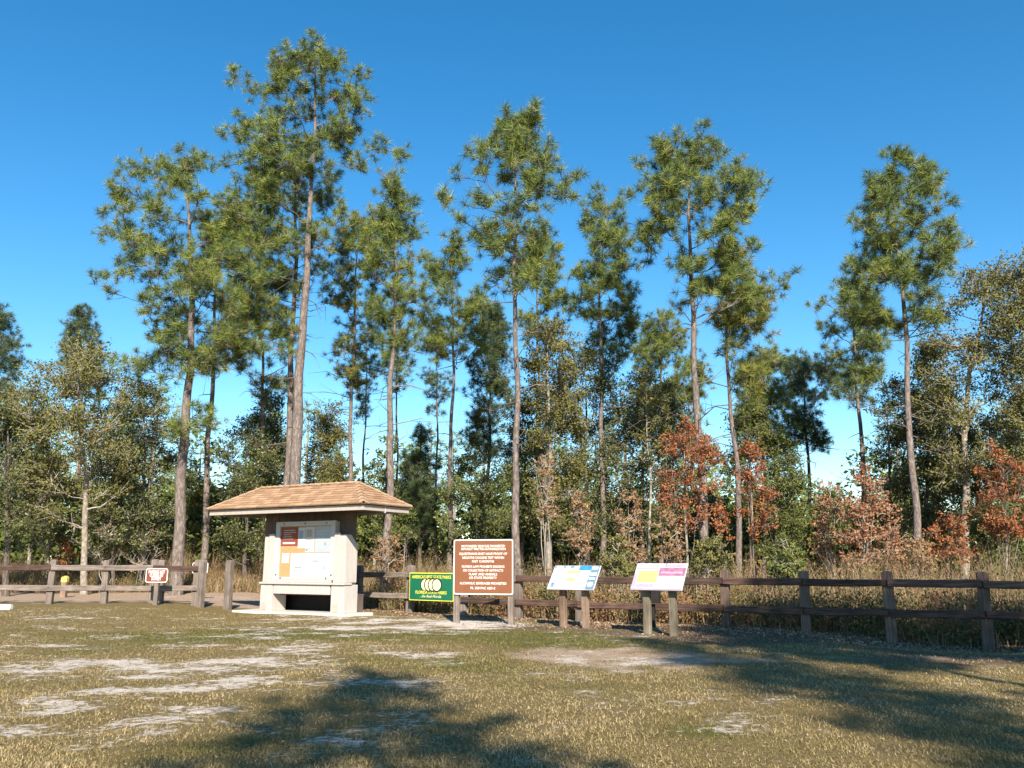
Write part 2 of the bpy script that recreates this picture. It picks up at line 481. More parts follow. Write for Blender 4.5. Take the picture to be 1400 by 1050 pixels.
def build_ground():
    xs = axis_pts(-13, 13, 0.12, -900, 900)
    ys = axis_pts(4.5, 27.5, 0.12, -120, 1500)
    X, Y = np.meshgrid(xs, ys)
    x, y = X.ravel(), Y.ravel()
    V = np.stack([x, y, gz(x, y)], 1)
    nx, ny = len(xs), len(ys)
    i = (np.arange(ny - 1)[:, None] * nx + np.arange(nx - 1)[None]).ravel()
    Q = np.stack([i, i + 1, i + nx + 1, i + nx], 1)
    me = mesh_from('ground', V, quads=Q, smooth=True)
    for nm, a in zip(('sand', 'green', 'litter', 'road'), masks(x, y)):
        A = me.attributes.new(nm, 'FLOAT', 'POINT')
        A.data.foreach_set('value', np.clip(a, -2, 3).astype(np.float32))
    m, nt, n, l, b = new_mat('lawn_sand_and_litter')
    t = n.new('ShaderNodeTexCoord')

    def noise(scale, detail=5, rough=0.6):
        k = n.new('ShaderNodeTexNoise'); k.inputs['Scale'].default_value = scale; k.inputs['Detail'].default_value = detail; k.inputs['Roughness'].default_value = rough
        l.new(t.outputs['Object'], k.inputs['Vector'])
        return k

    def attr(nm):
        k = n.new('ShaderNodeAttribute'); k.attribute_name = nm
        return k.outputs['Fac']

    def mask(a, nz, amp, lo, hi):
        k = n.new('ShaderNodeMath'); k.operation = 'MULTIPLY_ADD'; k.inputs[1].default_value = amp
        l.new(nz.outputs['Fac'], k.inputs[0]); l.new(a, k.inputs[2])
        r = n.new('ShaderNodeMapRange'); r.interpolation_type = 'SMOOTHSTEP'
        r.inputs['From Min'].default_value = lo + amp * .5; r.inputs['From Max'].default_value = hi + amp * .5
        l.new(k.outputs[0], r.inputs['Value'])
        return r.outputs[0]

    def mix(f, a, c):
        k = n.new('ShaderNodeMix'); k.data_type = 'RGBA'
        l.new(f, k.inputs['Factor']); l.new(a, k.inputs['A']); l.new(c, k.inputs['B'])
        return k.outputs['Result']
    fine, mid, tiny, rag = noise(30, 6, .7), noise(5, 5), noise(110, 3, .7), noise(9, 7, .72)
    dry = ramp(n, [(0.25, (0.115, 0.085, 0.036)), (0.5, (0.225, 0.165, 0.072)), (0.78, (0.35, 0.26, 0.135))]); l.new(fine.outputs['Fac'], dry.inputs['Fac'])
    grn = ramp(n, [(0.25, (0.075, 0.075, 0.022)), (0.55, (0.16, 0.145, 0.045)), (0.8, (0.25, 0.205, 0.085))]); l.new(fine.outputs['Fac'], grn.inputs['Fac'])
    snd = ramp(n, [(0.25, (0.45, 0.36, 0.28)), (0.5, (0.70, 0.60, 0.50)), (0.75, (0.80, 0.72, 0.63))]); l.new(mid.outputs['Fac'], snd.inputs['Fac'])
    lit = ramp(n, [(0.25, (0.062, 0.040, 0.027)), (0.5, (0.165, 0.110, 0.072)), (0.78, (0.34, 0.25, 0.175))]); l.new(fine.outputs['Fac'], lit.inputs['Fac'])
    rod = ramp(n, [(0.25, (0.27, 0.18, 0.115)), (0.5, (0.44, 0.315, 0.22)), (0.78, (0.58, 0.45, 0.34))]); l.new(fine.outputs['Fac'], rod.inputs['Fac'])
    c = mix(mask(attr('green'), mid, .6, .2, .75), dry.outputs['Color'], grn.outputs['Color'])
    c = mix(mask(attr('litter'), fine, .9, .35, .75), c, lit.outputs['Color'])
    c = mix(mask(attr('road'), fine, .6, .3, .7), c, rod.outputs['Color'])
    c = mix(mask(attr('sand'), rag, 2.6, .28, .66), c, snd.outputs['Color'])
    l.new(c, b.inputs['Base Color'])
    b.inputs['Roughness'].default_value = 0.95
    b.inputs['Specular IOR Level'].default_value = 0.05
    ad = n.new('ShaderNodeMath'); ad.operation = 'ADD'
    l.new(fine.outputs['Fac'], ad.inputs[0]); l.new(tiny.outputs['Fac'], ad.inputs[1])
    bp = n.new('ShaderNodeBump'); bp.inputs['Strength'].default_value = 0.8; bp.inputs['Distance'].default_value = 0.04
    l.new(ad.outputs[0], bp.inputs['Height']); l.new(bp.outputs['Normal'], b.inputs['Normal'])
    me.materials.append(m)
    o = obj('ground', me)
    o['kind'] = 'structure'
    o['label'] = 'sandy lawn of dry grass with bare white sand patches'


build_ground()

# ------------------------------------------------------------------ vegetation generators
def norm(a):
    return a / np.maximum(np.linalg.norm(a, axis=-1, keepdims=True), 1e-9)


def frames(d):
    """orthonormal frames (n,3,3) whose third column is d"""
    d = norm(d)
    h = np.where(np.abs(d[:, 2:3]) < 0.9, np.array([[0, 0, 1.0]]), np.array([[1.0, 0, 0]]))
    x = norm(np.cross(h, d)); y = np.cross(d, x)
    return np.stack([x, y, d], 2)


def segments(P0, P1, r0, r1, sides=4):
    """tapered prisms, vectorised"""
    n = len(P0)
    Fm = frames(P1 - P0)
    a = np.arange(sides) / sides * 2 * np.pi
    ring = np.stack([np.cos(a), np.sin(a), 0 * a], 1)
    w = np.einsum('nij,kj->nki', Fm, ring)
    V = np.concatenate([P0[:, None] + w * r0[:, None, None], P1[:, None] + w * r1[:, None, None]], 1)
    k = np.arange(sides)
    q = np.stack([k, (k + 1) % sides, (k + 1) % sides + sides, k + sides], 1)
    Q = (np.arange(n) * 2 * sides)[:, None, None] + q[None]
    return V.reshape(-1, 3), Q.reshape(-1, 4)


def tube(P, r, sides=10, wob=0.05, g=None):
    P = np.asarray(P, float)
    T = np.gradient(P, axis=0)
    Fm = frames(T)
    # keep one x axis to avoid twist
    x = np.array([1.0, 0, 0])
    T = norm(T)
    X = norm(x - T * (T @ x)[:, None]); Yv = np.cross(T, X)
    a = np.arange(sides) / sides * 2 * np.pi
    rr = r[:, None] * (1 + wob * (g.random((len(P), sides)) - .5) * 2 if g is not None else 1)
    V = P[:, None] + (X[:, None] * np.cos(a)[None, :, None] + Yv[:, None] * np.sin(a)[None, :, None]) * rr[:, :, None]
    k = np.arange(sides)
    q = np.stack([k, (k + 1) % sides, (k + 1) % sides + sides, k + sides], 1)
    Q = (np.arange(len(P) - 1) * sides)[:, None, None] + q[None]
    return V.reshape(-1, 3), Q.reshape(-1, 4)


def tuft_templates(n_needles, width, count=6):
    out = []
    for c in range(count):
        g = np.random.default_rng(100 + c)
        ct = g.uniform(-0.15, 1.0, n_needles)
        ph = g.uniform(0, 2 * np.pi, n_needles)
        st = np.sqrt(1 - ct ** 2)
        d = np.stack([st * np.cos(ph), st * np.sin(ph), ct], 1)
        d = norm(d + g.normal(0, 0.12, d.shape))
        L = g.uniform(0.75, 1.1, n_needles)
        base = np.stack([0 * ct, 0 * ct, g.uniform(-0.45, 0.15, n_needles)], 1)
        side = norm(np.cross(d, g.normal(0, 1, d.shape))) * width / 2
        tip = base + d * L[:, None] + np.array([0, 0, -0.06]) * (L[:, None] ** 2)
        out.append(np.stack([base + d * .05 - side, base + d * .05 + side, tip], 1))       # (n,3,3)
    return out


_TT = {}


def tufts(P, D, L, n_needles, width, g):
    """needle tufts at P along D with needle length L -> V, v (triangles in order)"""
    key = (n_needles, width)
    if key not in _TT:
        _TT[key] = tuft_templates(n_needles, width)
    T = np.stack(_TT[key])                                     # (c,n,3,3)
    pick = g.integers(0, len(T), len(P))
    Fm = frames(D)
    spin = g.uniform(0, 2 * np.pi, len(P))
    c, s = np.cos(spin), np.sin(spin)
    R = np.zeros((len(P), 3, 3)); R[:, 0, 0] = c; R[:, 0, 1] = -s; R[:, 1, 0] = s; R[:, 1, 1] = c; R[:, 2, 2] = 1
    A = np.einsum('nij,njk->nik', Fm, R) * L[:, None, None]
    V = np.einsum('nij,nkvj->nkvi', A, T[pick]) + P[:, None, None]
    val = np.clip(g.beta(1.6, 1.8, len(P))[:, None] + g.normal(0, 0.10, (len(P), n_needles)), 0, 1)
    brown = g.random((len(P), n_needles)) < 0.03
    val = np.where(brown, 1.0, np.minimum(val, 0.95))
    return V.reshape(-1, 3), np.repeat(val.ravel(), 3)


def leaves(P, size, g, up=0.5, v=None, aspect=0.55):
    n = len(P)
    nrm = norm(g.normal(0, 1, (n, 3)) + np.array([0, -0.25, up]))
    Fm = frames(nrm)
    a = g.uniform(0, 2 * np.pi, n)
    ax = Fm[:, :, 0] * np.cos(a)[:, None] + Fm[:, :, 1] * np.sin(a)[:, None]
    bx = np.cross(nrm, ax)
    s = (size * g.uniform(0.6, 1.25, n))[:, None]
    fold = nrm * s * 0.12
    V = np.stack([P - ax * s * .5, P + bx * s * aspect * .5 + fold, P + ax * s * .5, P - bx * s * aspect * .5 + fold], 1)
    return V.reshape(-1, 3), (np.repeat(v, 4) if v is not None else np.repeat(g.random(n), 4))


def ball(n, g):
    d = norm(g.normal(0, 1, (n, 3)))
    return d * (g.random(n) ** (1 / 2.2))[:, None]


def grow(name, label, cat, trunk, d0, rows, kind, mats, seed, n_lobes=30, lobe_r=0.6, dens=1.0, extra=(), group=None,
         needle=(42, 0.054, 0.36), leaf=0.085, leaf_n=16, d_top=0.12, attach=(0.3, 0.8), bare=0.0, stems=None, wig=0.0, stubs=0, bent=0.0):
    """trunk: world points bottom to top; rows: (z, cx, cy, half width x, half depth y) describing the crown's envelope"""
    g = np.random.default_rng(seed)
    if kind == 'pine':
        wig = max(wig, .045); stubs = int(stubs * 1.4)
        n_lobes = int(n_lobes * 1.75); dens *= 1.1
    trunk = np.asarray(trunk, float)
    base = trunk[0].copy()
    # resample the trunk
    zz = np.linspace(trunk[0, 2] - 0.15, trunk[-1, 2], 26)
    TP = np.stack([np.interp(zz, trunk[:, 2], trunk[:, k]) for k in (0, 1)] + [zz], 1)
    if wig:
        ph = g.uniform(0, 6, 4)
        h = zz - zz[0]
        TP[:, 0] += wig * (np.sin(h * 0.9 + ph[0]) + .5 * np.sin(h * 2.1 + ph[1])) * np.minimum(1, h / 2)
        TP[:, 1] += wig * (np.sin(h * 0.8 + ph[2]) + .5 * np.sin(h * 1.9 + ph[3])) * np.minimum(1, h / 2)
    hf = (zz - zz[0]) / (zz[-1] - zz[0])
    d0 = d0 * (.88 if kind == 'pine' else 1)
    tr = d0 / 2 * (1 - (1 - d_top) * hf ** 1.15) * (1 + 0.28 * np.exp(-hf * 30))
    TV, TQ = tube(TP, tr, 10, 0.06, g)
    root = empty(name, base)
    tag(root, label, cat, group)
    off = base[None]
    t_me = mesh_from('trunk', TV - off, quads=TQ, mat=mats[0], smooth=True)
    obj('trunk', t_me, root)
    rows = sorted(rows)
    R = np.array(rows, float)
    # lobes
    C, rad = [], []
    wts = R[:, 3] + 0.15
    for i in range(n_lobes):
        while True:
            z = g.uniform(R[0, 0], R[-1, 0])
            wz = np.interp(z, R[:, 0], R[:, 3])
            if g.random() < (wz + .2) / (wts.max() + .1):
                break
        cx, cy = np.interp(z, R[:, 0], R[:, 1]), np.interp(z, R[:, 0], R[:, 2])
        wd = np.interp(z, R[:, 0], R[:, 4])
        rr = lobe_r * g.uniform(0.65, 1.25) * min(1, 0.45 + wz / 1.6)
        th = g.uniform(0, 2 * np.pi)
        rho = math.sqrt(g.uniform(0.10, 1))
        C.append([cx + math.cos(th) * rho * max(0.05, wz - rr * .55), cy + math.sin(th) * rho * max(0.05, wd - rr * .55), z - rr * 0.3])
        rad.append(rr)
    for e in extra:
        C.append(list(e[:3])); rad.append(e[3])
    if kind == 'pine':                                  # close the leader's tip
        for k in range(3):
            C.append(list(trunk[-1] + np.array([g.normal(0, .18), g.normal(0, .18), -.25 - .45 * k]))); rad.append(lobe_r * (.5 + .12 * k))
    C, rad = np.array(C), np.array(rad)
    S0, S1, q0, q1 = [], [], [], []
    ends, dirs, rloc = [], [], []
    zlo = trunk[0, 2] + 0.12 * (trunk[-1, 2] - trunk[0, 2])
    hd = np.hypot(C[:, 0] - np.interp(C[:, 2], TP[:, 2], TP[:, 0]), C[:, 1] - np.interp(C[:, 2], TP[:, 2], TP[:, 1]))
    built, built_r = [], []
    for ci in np.argsort(hd):
        c, r = C[ci], rad[ci]
        hx = math.hypot(c[0] - np.interp(c[2], TP[:, 2], TP[:, 0]), c[1] - np.interp(c[2], TP[:, 2], TP[:, 1]))
        za = float(np.clip(c[2] - hx * g.uniform(*attach) - 0.1, zlo, trunk[-1, 2] - 0.05))
        p0 = np.array([np.interp(za, TP[:, 2], TP[:, k]) for k in (0, 1)] + [za])
        dv = c - p0
        ln = np.linalg.norm(dv)
        rmax = np.interp(za, TP[:, 2], tr) * 0.6
        if built:                                       # spring from a nearer limb when there is one
            bp = np.concatenate(built); br = np.concatenate(built_r)
            df = c - bp
            cost = np.linalg.norm(df, axis=1) + 0.9 * np.maximum(0, -df[:, 2])
            bi = int(np.argmin(cost))
            if cost[bi] < 0.72 * ln and cost[bi] > .12:
                p0 = bp[bi]; dv = c - p0; ln = np.linalg.norm(dv); rmax = br[bi] * .9
        p1 = p0 + np.array([dv[0] * .6, dv[1] * .6, dv[2] * 0.25]) + g.normal(0, 0.06 * ln, 3)
        t = np.linspace(0, 1, 7)[:, None]
        B = (1 - t) ** 2 * p0 + 2 * t * (1 - t) * p1 + t ** 2 * c
        B[1:-1] += g.normal(0, 0.022 * ln, (5, 3))
        rb = max(.016, min(rmax, 0.013 + 0.0115 * ln))
        rads = rb * (1 - 0.66 * t[:, 0])
        built.append(B[2:6]); built_r.append(rads[2:6])
        S0.append(B[:-1]); S1.append(B[1:]); q0.append(rads[:-1]); q1.append(rads[1:])
        m = max(3, int(dens * (15 if kind == 'pine' else 26) * r * r + 3))
        E = c + ball(m, g) * r * np.array([1, 1, 0.8]) + np.array([0, 0, 0.1 * r])
        ti = g.integers(3, 7, m)
        st = B[ti]
        mid = (st + E) / 2 + g.normal(0, 0.05, (m, 3)) - np.array([0, 0, 0.10]) * np.linalg.norm(E - st, axis=1)[:, None]
        rt = 0.008 + 0.006 * np.linalg.norm(E - st, axis=1)
        if kind == 'pine':
            S0 += [st, mid]; S1 += [mid, E]; q0 += [rt, rt * .75]; q1 += [rt * .75, rt * .5]
        else:
            S0.append(st); S1.append(E); q0.append(rt); q1.append(rt * .5)
        keep = g.random(m) >= bare
        ends.append(E[keep]); dirs.append((E - mid)[keep]); rloc.append(np.full(keep.sum(), r))
        k2 = g.random(m) < (0.36 if kind == 'pine' else .35)
        if k2.any():                                  # a side twig
            s2 = mid[k2] * .45 + E[k2] * .55
            e2 = s2 + norm(g.normal(0, 1, (k2.sum(), 3)) + np.array([0, 0, .5]) + norm(E - mid)[k2]) * g.uniform(0.12, 0.34, (k2.sum(), 1))
            S0.append(s2); S1.append(e2); q0.append(np.full(len(s2), .008)); q1.append(np.full(len(s2), .004))
            kk = g.random(len(e2)) >= bare
            ends.append(e2[kk]); dirs.append((e2 - s2)[kk]); rloc.append(np.full(kk.sum(), r))
    for k in range(stubs):                             # dead limbs below the crown
        za = g.uniform(trunk[0, 2] + 0.3 * (trunk[-1, 2] - trunk[0, 2]), R[0, 0] + .8)
        p0 = np.array([np.interp(za, TP[:, 2], TP[:, j]) for j in (0, 1)] + [za])
        th = g.uniform(0, 2 * np.pi); ln = g.uniform(0.5, 2.3)
        d = np.array([math.cos(th), math.sin(th), g.uniform(-.3, .35)])
        p1 = p0 + d * ln * .4; p2 = p1 + (d + g.normal(0, .35, 3)) * ln * .35
        p3 = p2 + (d + g.normal(0, .5, 3)) * ln * .3; p4 = p1 + (d + g.normal(0, .7, 3)) * ln * .3
        S0.append(np.array([p0, p1, p2, p1])); S1.append(np.array([p1, p2, p3, p4])); q0.append(np.array([.026, .018, .011, .012])); q1.append(np.array([.018, .011, .004, .004]))
    if stems:
        for k in range(stems):                         # several stems from the ground
            c = C[g.integers(0, len(C))]
            p0 = base + np.array([g.normal(0, .12), g.normal(0, .12), -0.08])
            t = np.linspace(0, 1, 6)[:, None]
            p1 = p0 + (c - p0) * np.array([.25, .25, .65])
            B = (1 - t) ** 2 * p0 + 2 * t * (1 - t) * p1 + t ** 2 * c + np.concatenate([np.zeros((1, 3)), g.normal(0, .03, (5, 3))])
            rads = (d0 / 2 * g.uniform(.5, .9)) * (1 - .75 * t[:, 0])
            S0.append(B[:-1]); S1.append(B[1:]); q0.append(rads[:-1]); q1.append(rads[1:])
    S0, S1, q0, q1 = map(np.concatenate, (S0, S1, q0, q1))
    V, Q = segments(S0, S1, q0, q1, 3)
    obj('branches', mesh_from('branches', V - off, quads=Q, mat=mats[1], smooth=True), root)['kind'] = 'stuff'
    E, D, RL = np.concatenate(ends), np.concatenate(dirs), np.concatenate(rloc)
    if len(E):
        if kind == 'pine':
            nn, wd, L = needle
            D = norm(D) + np.array([0, 0, 0.6])
            V, v = tufts(E, D, L * g.uniform(0.66, 1.18, len(E)), nn, wd, g)
            me = mesh_from('crown', V - off, tris=np.arange(len(V)).reshape(-1, 3), mat=mats[2], v=v)
        else:
            P = np.repeat(E, leaf_n, 0)                # leaves sit in sprays along the last stretch of each twig
            sg = np.repeat(np.clip(RL * 0.15, .05, .13), leaf_n)[:, None]
            ax = np.repeat(norm(D) * np.clip(RL * .75, .15, .5)[:, None], leaf_n, 0)
            P = P + ax * g.uniform(-.9, .25, (len(P), 1)) + g.normal(0, 1, P.shape) * sg * np.array([1, 1, .6])
            cl = np.repeat(g.beta(2, 2, len(E)), leaf_n)
            v = np.clip(cl * .75 + g.normal(.12, .14, len(P)), 0, 1)
            V, v = leaves(P, leaf, g, .6, v)
            me = mesh_from('crown', V - off, quads=np.arange(len(V)).reshape(-1, 4), mat=mats[2], v=v)
        obj('crown', me, root)['kind'] = 'stuff'
    return root


def px_rows(outline, Y, deep=1.0, spread=1.0):
    rows = []
    outline = [(y, (a + b) / 2 - (b - a) / 2 * spread, (a + b) / 2 + (b - a) / 2 * spread) for y, a, b in outline]
    hw = [(b - a) / 2 for _, a, b in outline]
    cap = np.mean(hw) * 1.25
    for (py, a, b), h in zip(outline, hw):
        c = at((a + b) / 2, py, Y)
        s = np.linalg.norm(at(b, py, Y) - at(a, py, Y)) / 2
        rows.append((c[2], c[0], Y, s, s * min(1, cap / h) * deep))
    return rows


def px_tree(name, label, cat, base_px, Y, trunk_px, d0, outline, kind, mats, seed, extra=(), spread=1.0, **kw):
    b = atg(base_px, Y)
    tr = [b] + [at(x, y, Y) for x, y in trunk_px]
    g = np.random.default_rng(seed + 999)
    ex = []
    for e in extra:
        dy = e[3] if len(e) > 3 else g.uniform(-.8, .8)
        p = at(e[0], e[1], Y + dy)
        ex.append((p[0], p[1], p[2], e[2] / F_PX * Y))
    if kind == 'pine':
        spread = 1.14
    return grow(name, label, cat, tr, d0, px_rows(outline, Y, 1.0, spread), kind, mats, seed, extra=ex, **kw)


PINE = ('bark_pine', 'twig', 'needle')
mm = lambda *k: [M[i] for i in k]
PN = mm('bark_pine', 'twig', 'needle')
PY = mm('bark_pine', 'twig', 'needle_yellow')
PD = mm('bark_dark', 'twig', 'needle_dark')
G_PINE = 'pines rising behind the fence'

# --- pines
px_tree('pine_tree', 'tallest pine with thick pale trunk rising right behind the kiosk roof', 'pine', 394, 33, [(402, 660), (414, 440), (424, 300), (430, 160), (432, 98)], 0.58,
        [(66, 395, 460), (84, 372, 492), (116, 366, 508), (150, 365, 512), (190, 335, 495), (230, 320, 475), (270, 345, 480), (310, 370, 450)], 'pine', PN, 1, n_lobes=44, lobe_r=0.72, dens=1.25, group=G_PINE, stubs=8,
        extra=[(320, 105, 22, 0), (345, 125, 22), (330, 170, 26), (310, 185, 20), (345, 215, 30), (360, 235, 28), (520, 205, 26, .3), (548, 212, 22, 0), (500, 225, 24), (535, 240, 22), (480, 215, 20), (315, 225, 18),
               (400, 330, 22, -.8), (440, 320, 24, -1.2), (375, 340, 24), (470, 300, 24), (350, 330, 22)])
px_tree('pine_tree', 'slimmer pine trunk close beside the tallest pine, just left of it', 'pine', 388, 35.5, [(393, 660), (400, 450), (405, 330), (404, 180)], 0.42,
        [(180, 380, 420), (240, 330, 440), (300, 310, 440), (360, 330, 450), (400, 370, 430)], 'pine', PN, 2, n_lobes=22, lobe_r=0.7, group=G_PINE, stubs=8)
px_tree('pine_tree', 'broad dense pine with a rough trunk at left, behind the parking lot sign', 'pine', 240, 33, [(247, 680), (256, 540), (264, 430), (258, 320), (252, 215)], 0.54,
        [(205, 225, 280), (235, 185, 315), (270, 150, 345), (310, 140, 360), (350, 170, 390), (390, 165, 400), (430, 185, 395), (470, 205, 370), (500, 230, 330)], 'pine', PN, 3, n_lobes=66, lobe_r=0.68, dens=1.15, group=G_PINE, stubs=5,
        extra=[(140, 290, 14, 0), (155, 315, 14, 0), (135, 380, 15, .3), (150, 400, 14), (165, 270, 18), (185, 495, 30, -.5), (172, 508, 24, -.4), (205, 500, 24, -.3), (225, 520, 18, -.6), (258, 585, 28, -1.2), (288, 575, 24, -1), (238, 588, 18, -1), (275, 560, 20, -.8), (310, 470, 26), (380, 430, 30), (350, 480, 24), (390, 480, 22), (330, 300, 30), (360, 330, 30)])
px_tree('pine_tree', 'dark shaded pine trunk between the broad left pine and the kiosk', 'pine', 276, 37, [(284, 640), (291, 500), (297, 380), (300, 300)], 0.36,
        [(285, 285, 315), (330, 260, 350), (390, 250, 360), (450, 255, 350), (500, 270, 330)], 'pine', PN, 4, n_lobes=26, lobe_r=0.62, group=G_PINE, stubs=10)
px_tree('pine_tree', 'yellowish pine leaning its crown between the tallest pine and its left neighbour', 'pine', 357, 38, [(360, 600), (358, 480), (350, 380), (335, 280)], 0.26,
        [(275, 300, 350), (320, 290, 370), (370, 290, 400), (430, 300, 410), (480, 320, 420), (540, 330, 400)], 'pine', PY, 5, n_lobes=34, lobe_r=0.62, group=G_PINE, stubs=8)
px_tree('pine_tree', 'slender pine with yellowish crown just right of the tallest pine', 'pine', 474, 41, [(478, 650), (482, 500), (486, 400), (492, 290)], 0.30,
        [(270, 475, 520), (310, 450, 545), (360, 440, 540), (420, 440, 520), (480, 445, 515), (520, 460, 510)], 'pine', PY, 6, n_lobes=36, lobe_r=0.66, group=G_PINE, stubs=12)
px_tree('pine_tree', 'straight brown pine trunk rising behind the right end of the kiosk roof', 'pine', 526, 34, [(531, 700), (536, 500), (541, 380), (545, 265)], 0.40,
        [(245, 525, 560), (290, 500, 575), (340, 490, 575), (400, 500, 590), (450, 505, 575), (500, 515, 560)], 'pine', PN, 7, n_lobes=40, lobe_r=0.6, group=G_PINE, stubs=10, extra=[(590, 355, 16), (600, 400, 14), (580, 350, 14)])
px_tree('pine_tree', 'thin pine hugging the right side of the brown trunk behind the kiosk', 'pine', 541, 44, [(542, 650), (543, 520), (545, 400)], 0.19,
        [(390, 530, 560), (430, 520, 575), (480, 520, 570), (530, 525, 565)], 'pine', PN, 8, n_lobes=14, lobe_r=0.6, group=G_PINE, stubs=8, needle=(34, .06, .3))
px_tree('pine_tree', 'thin dark pine standing between the kiosk ridge and the brown trunk', 'pine', 497, 47, [(497, 650), (500, 540), (503, 440)], 0.2,
        [(430, 490, 520), (470, 475, 540), (520, 470, 540), (570, 480, 530)], 'pine', PD, 9, n_lobes=16, lobe_r=0.62, group=G_PINE, stubs=8, needle=(34, .06, .3))
px_tree('pine_tree', 'slim grey pine left of the tall brown sign with a mid-height crown', 'pine', 613, 36, [(616, 650), (619, 500), (620, 430), (617, 345)], 0.27,
        [(335, 600, 635), (365, 580, 655), (400, 565, 668), (440, 570, 670), (480, 580, 660)], 'pine', PN, 10, n_lobes=34, lobe_r=0.58, group=G_PINE, stubs=8, attach=(.5, 1.0))
px_tree('pine_tree', 'thin distant pine just left of the slim grey pine, above the green sign', 'pine', 595, 46, [(596, 650), (598, 540), (598, 440)], 0.2,
        [(430, 585, 612), (470, 570, 620), (520, 570, 620), (560, 580, 612)], 'pine', PD, 11, n_lobes=14, lobe_r=0.55, group=G_PINE, stubs=8, needle=(34, .06, .3))
px_tree('pine_tree', 'tall lone-trunked pine rising directly behind the tall brown sign', 'pine', 707, 27.5, [(706, 640), (705, 420), (704, 280), (703, 165)], 0.31,
        [(150, 690, 735), (185, 660, 745), (225, 645, 770), (260, 625, 785), (300, 615, 770), (345, 650, 760), (385, 670, 750)], 'pine', PN, 12, n_lobes=46, lobe_r=0.5, dens=1.1, group=G_PINE, stubs=8, attach=(.3, .8),
        extra=[(725, 165, 16, 0), (640, 205, 12), (790, 238, 12, 0), (775, 250, 14), (625, 240, 12), (605, 275, 12, 0), (615, 320, 13), (600, 270, 10), (690, 165, 14)])
px_tree('pine_tree', 'half-hidden pine behind the upper right of the lone-trunked pine', 'pine', 737, 41, [(736, 600), (735, 450), (735, 330)], 0.27,
        [(320, 720, 755), (350, 705, 780), (400, 695, 780), (440, 700, 770), (470, 715, 755)], 'pine', PN, 13, n_lobes=26, lobe_r=0.62, group=G_PINE, stubs=8)
px_tree('pine_tree', 'dark-trunked pine with forked upper limbs behind the blue-edged panel', 'pine', 823, 36, [(824, 680), (822, 520), (820, 430), (824, 340), (828, 270)], 0.30,
        [(262, 800, 850), (290, 795, 865), (340, 790, 875), (380, 775, 875), (420, 770, 880), (460, 780, 880), (490, 800, 870)], 'pine', PN, 14, n_lobes=48, lobe_r=0.55, group=G_PINE, stubs=8, attach=(.5, 1.0),
        extra=[(810, 275, 14), (800, 285, 12), (865, 450, 14), (885, 440, 12), (840, 300, 14)])
px_tree('pine_tree', 'tall round-headed pine with long low limbs behind the pink panel', 'pine', 964, 30, [(961, 700), (953, 540), (944, 400), (943, 300), (948, 195)], 0.40,
        [(178, 915, 975), (200, 880, 1000), (240, 870, 1040), (290, 865, 1045), (330, 870, 1040), (370, 890, 1030), (410, 930, 1040)], 'pine', PN, 15, n_lobes=64, lobe_r=0.56, dens=1.1, group=G_PINE, stubs=10, attach=(.35, .9),
        extra=[(875, 225, 14, 0), (880, 250, 13), (860, 265, 10), (845, 300, 12), (835, 320, 12, 0), (1070, 385, 16, 0), (1060, 400, 16, .3), (1045, 380, 16), (1080, 378, 9, 0), (1030, 420, 18), (850, 330, 12)])
px_tree('pine_tree', 'pine with twin pale trunk lines right of the tall round-headed pine', 'pine', 1013, 33, [(1010, 700), (1000, 560), (992, 440), (990, 340)], 0.30,
        [(330, 975, 1010), (370, 965, 1035), (420, 970, 1050), (460, 980, 1055), (500, 990, 1055), (540, 1000, 1050)], 'pine', PY, 16, n_lobes=36, lobe_r=0.58, group=G_PINE, stubs=8)
px_tree('pine_tree', 'tall pointed pine at far right with a pale straight trunk', 'pine', 1254, 30, [(1252, 720), (1242, 540), (1234, 410), (1226, 300), (1222, 212)], 0.34,
        [(202, 1212, 1235), (225, 1200, 1270), (255, 1180, 1285), (290, 1175, 1300), (330, 1160, 1305), (370, 1155, 1300), (410, 1160, 1290), (440, 1175, 1275)], 'pine', PN, 17, n_lobes=62, lobe_r=0.55, dens=1.1, group=G_PINE, stubs=10,
        extra=[(1195, 255, 14, 0), (1170, 300, 12), (1290, 310, 14), (1300, 325, 12), (1275, 230, 12)])
px_tree('pine_tree', 'shorter pine left of the pointed pine, its trunk rising from salmon shrubs', 'pine', 1183, 39, [(1179, 620), (1172, 520), (1166, 450), (1165, 375)], 0.34,
        [(365, 1150, 1190), (395, 1120, 1200), (430, 1112, 1210), (470, 1118, 1210), (510, 1140, 1210), (545, 1150, 1200)], 'pine', PN, 18, n_lobes=34, lobe_r=0.62, group=G_PINE, stubs=8, extra=[(1115, 415, 13), (1120, 440, 13)])
px_tree('pine_tree', 'small dark flat-topped pine standing in the sky gap at right', 'pine', 1107, 45, [(1106, 660), (1102, 580), (1098, 490)], 0.32,
        [(480, 1075, 1130), (505, 1062, 1150), (535, 1060, 1150), (570, 1070, 1140), (610, 1080, 1135)], 'pine', PD, 19, n_lobes=34, lobe_r=0.7, dens=1.2, group=G_PINE, stubs=6, needle=(38, .06, .33))
px_tree('pine_tree', 'bluish green distant pine at the left edge of the picture', 'pine', -8, 48, [(-6, 600), (-4, 420)], 0.3,
        [(418, -15, 12), (450, -35, 28), (490, -45, 32), (530, -40, 25), (570, -35, 20)], 'pine', PD, 20, n_lobes=34, lobe_r=0.8, group=G_PINE, needle=(36, .06, .34))
px_tree('pine_tree', 'distant pointed pine top showing above the olive tree at left', 'pine', 110, 50, [(110, 600), (111, 422)], 0.28,
        [(418, 105, 118), (440, 92, 132), (465, 85, 138), (500, 82, 140), (540, 82, 140)], 'pine', PD, 21, n_lobes=30, lobe_r=0.7, group=G_PINE, needle=(36, .06, .34))
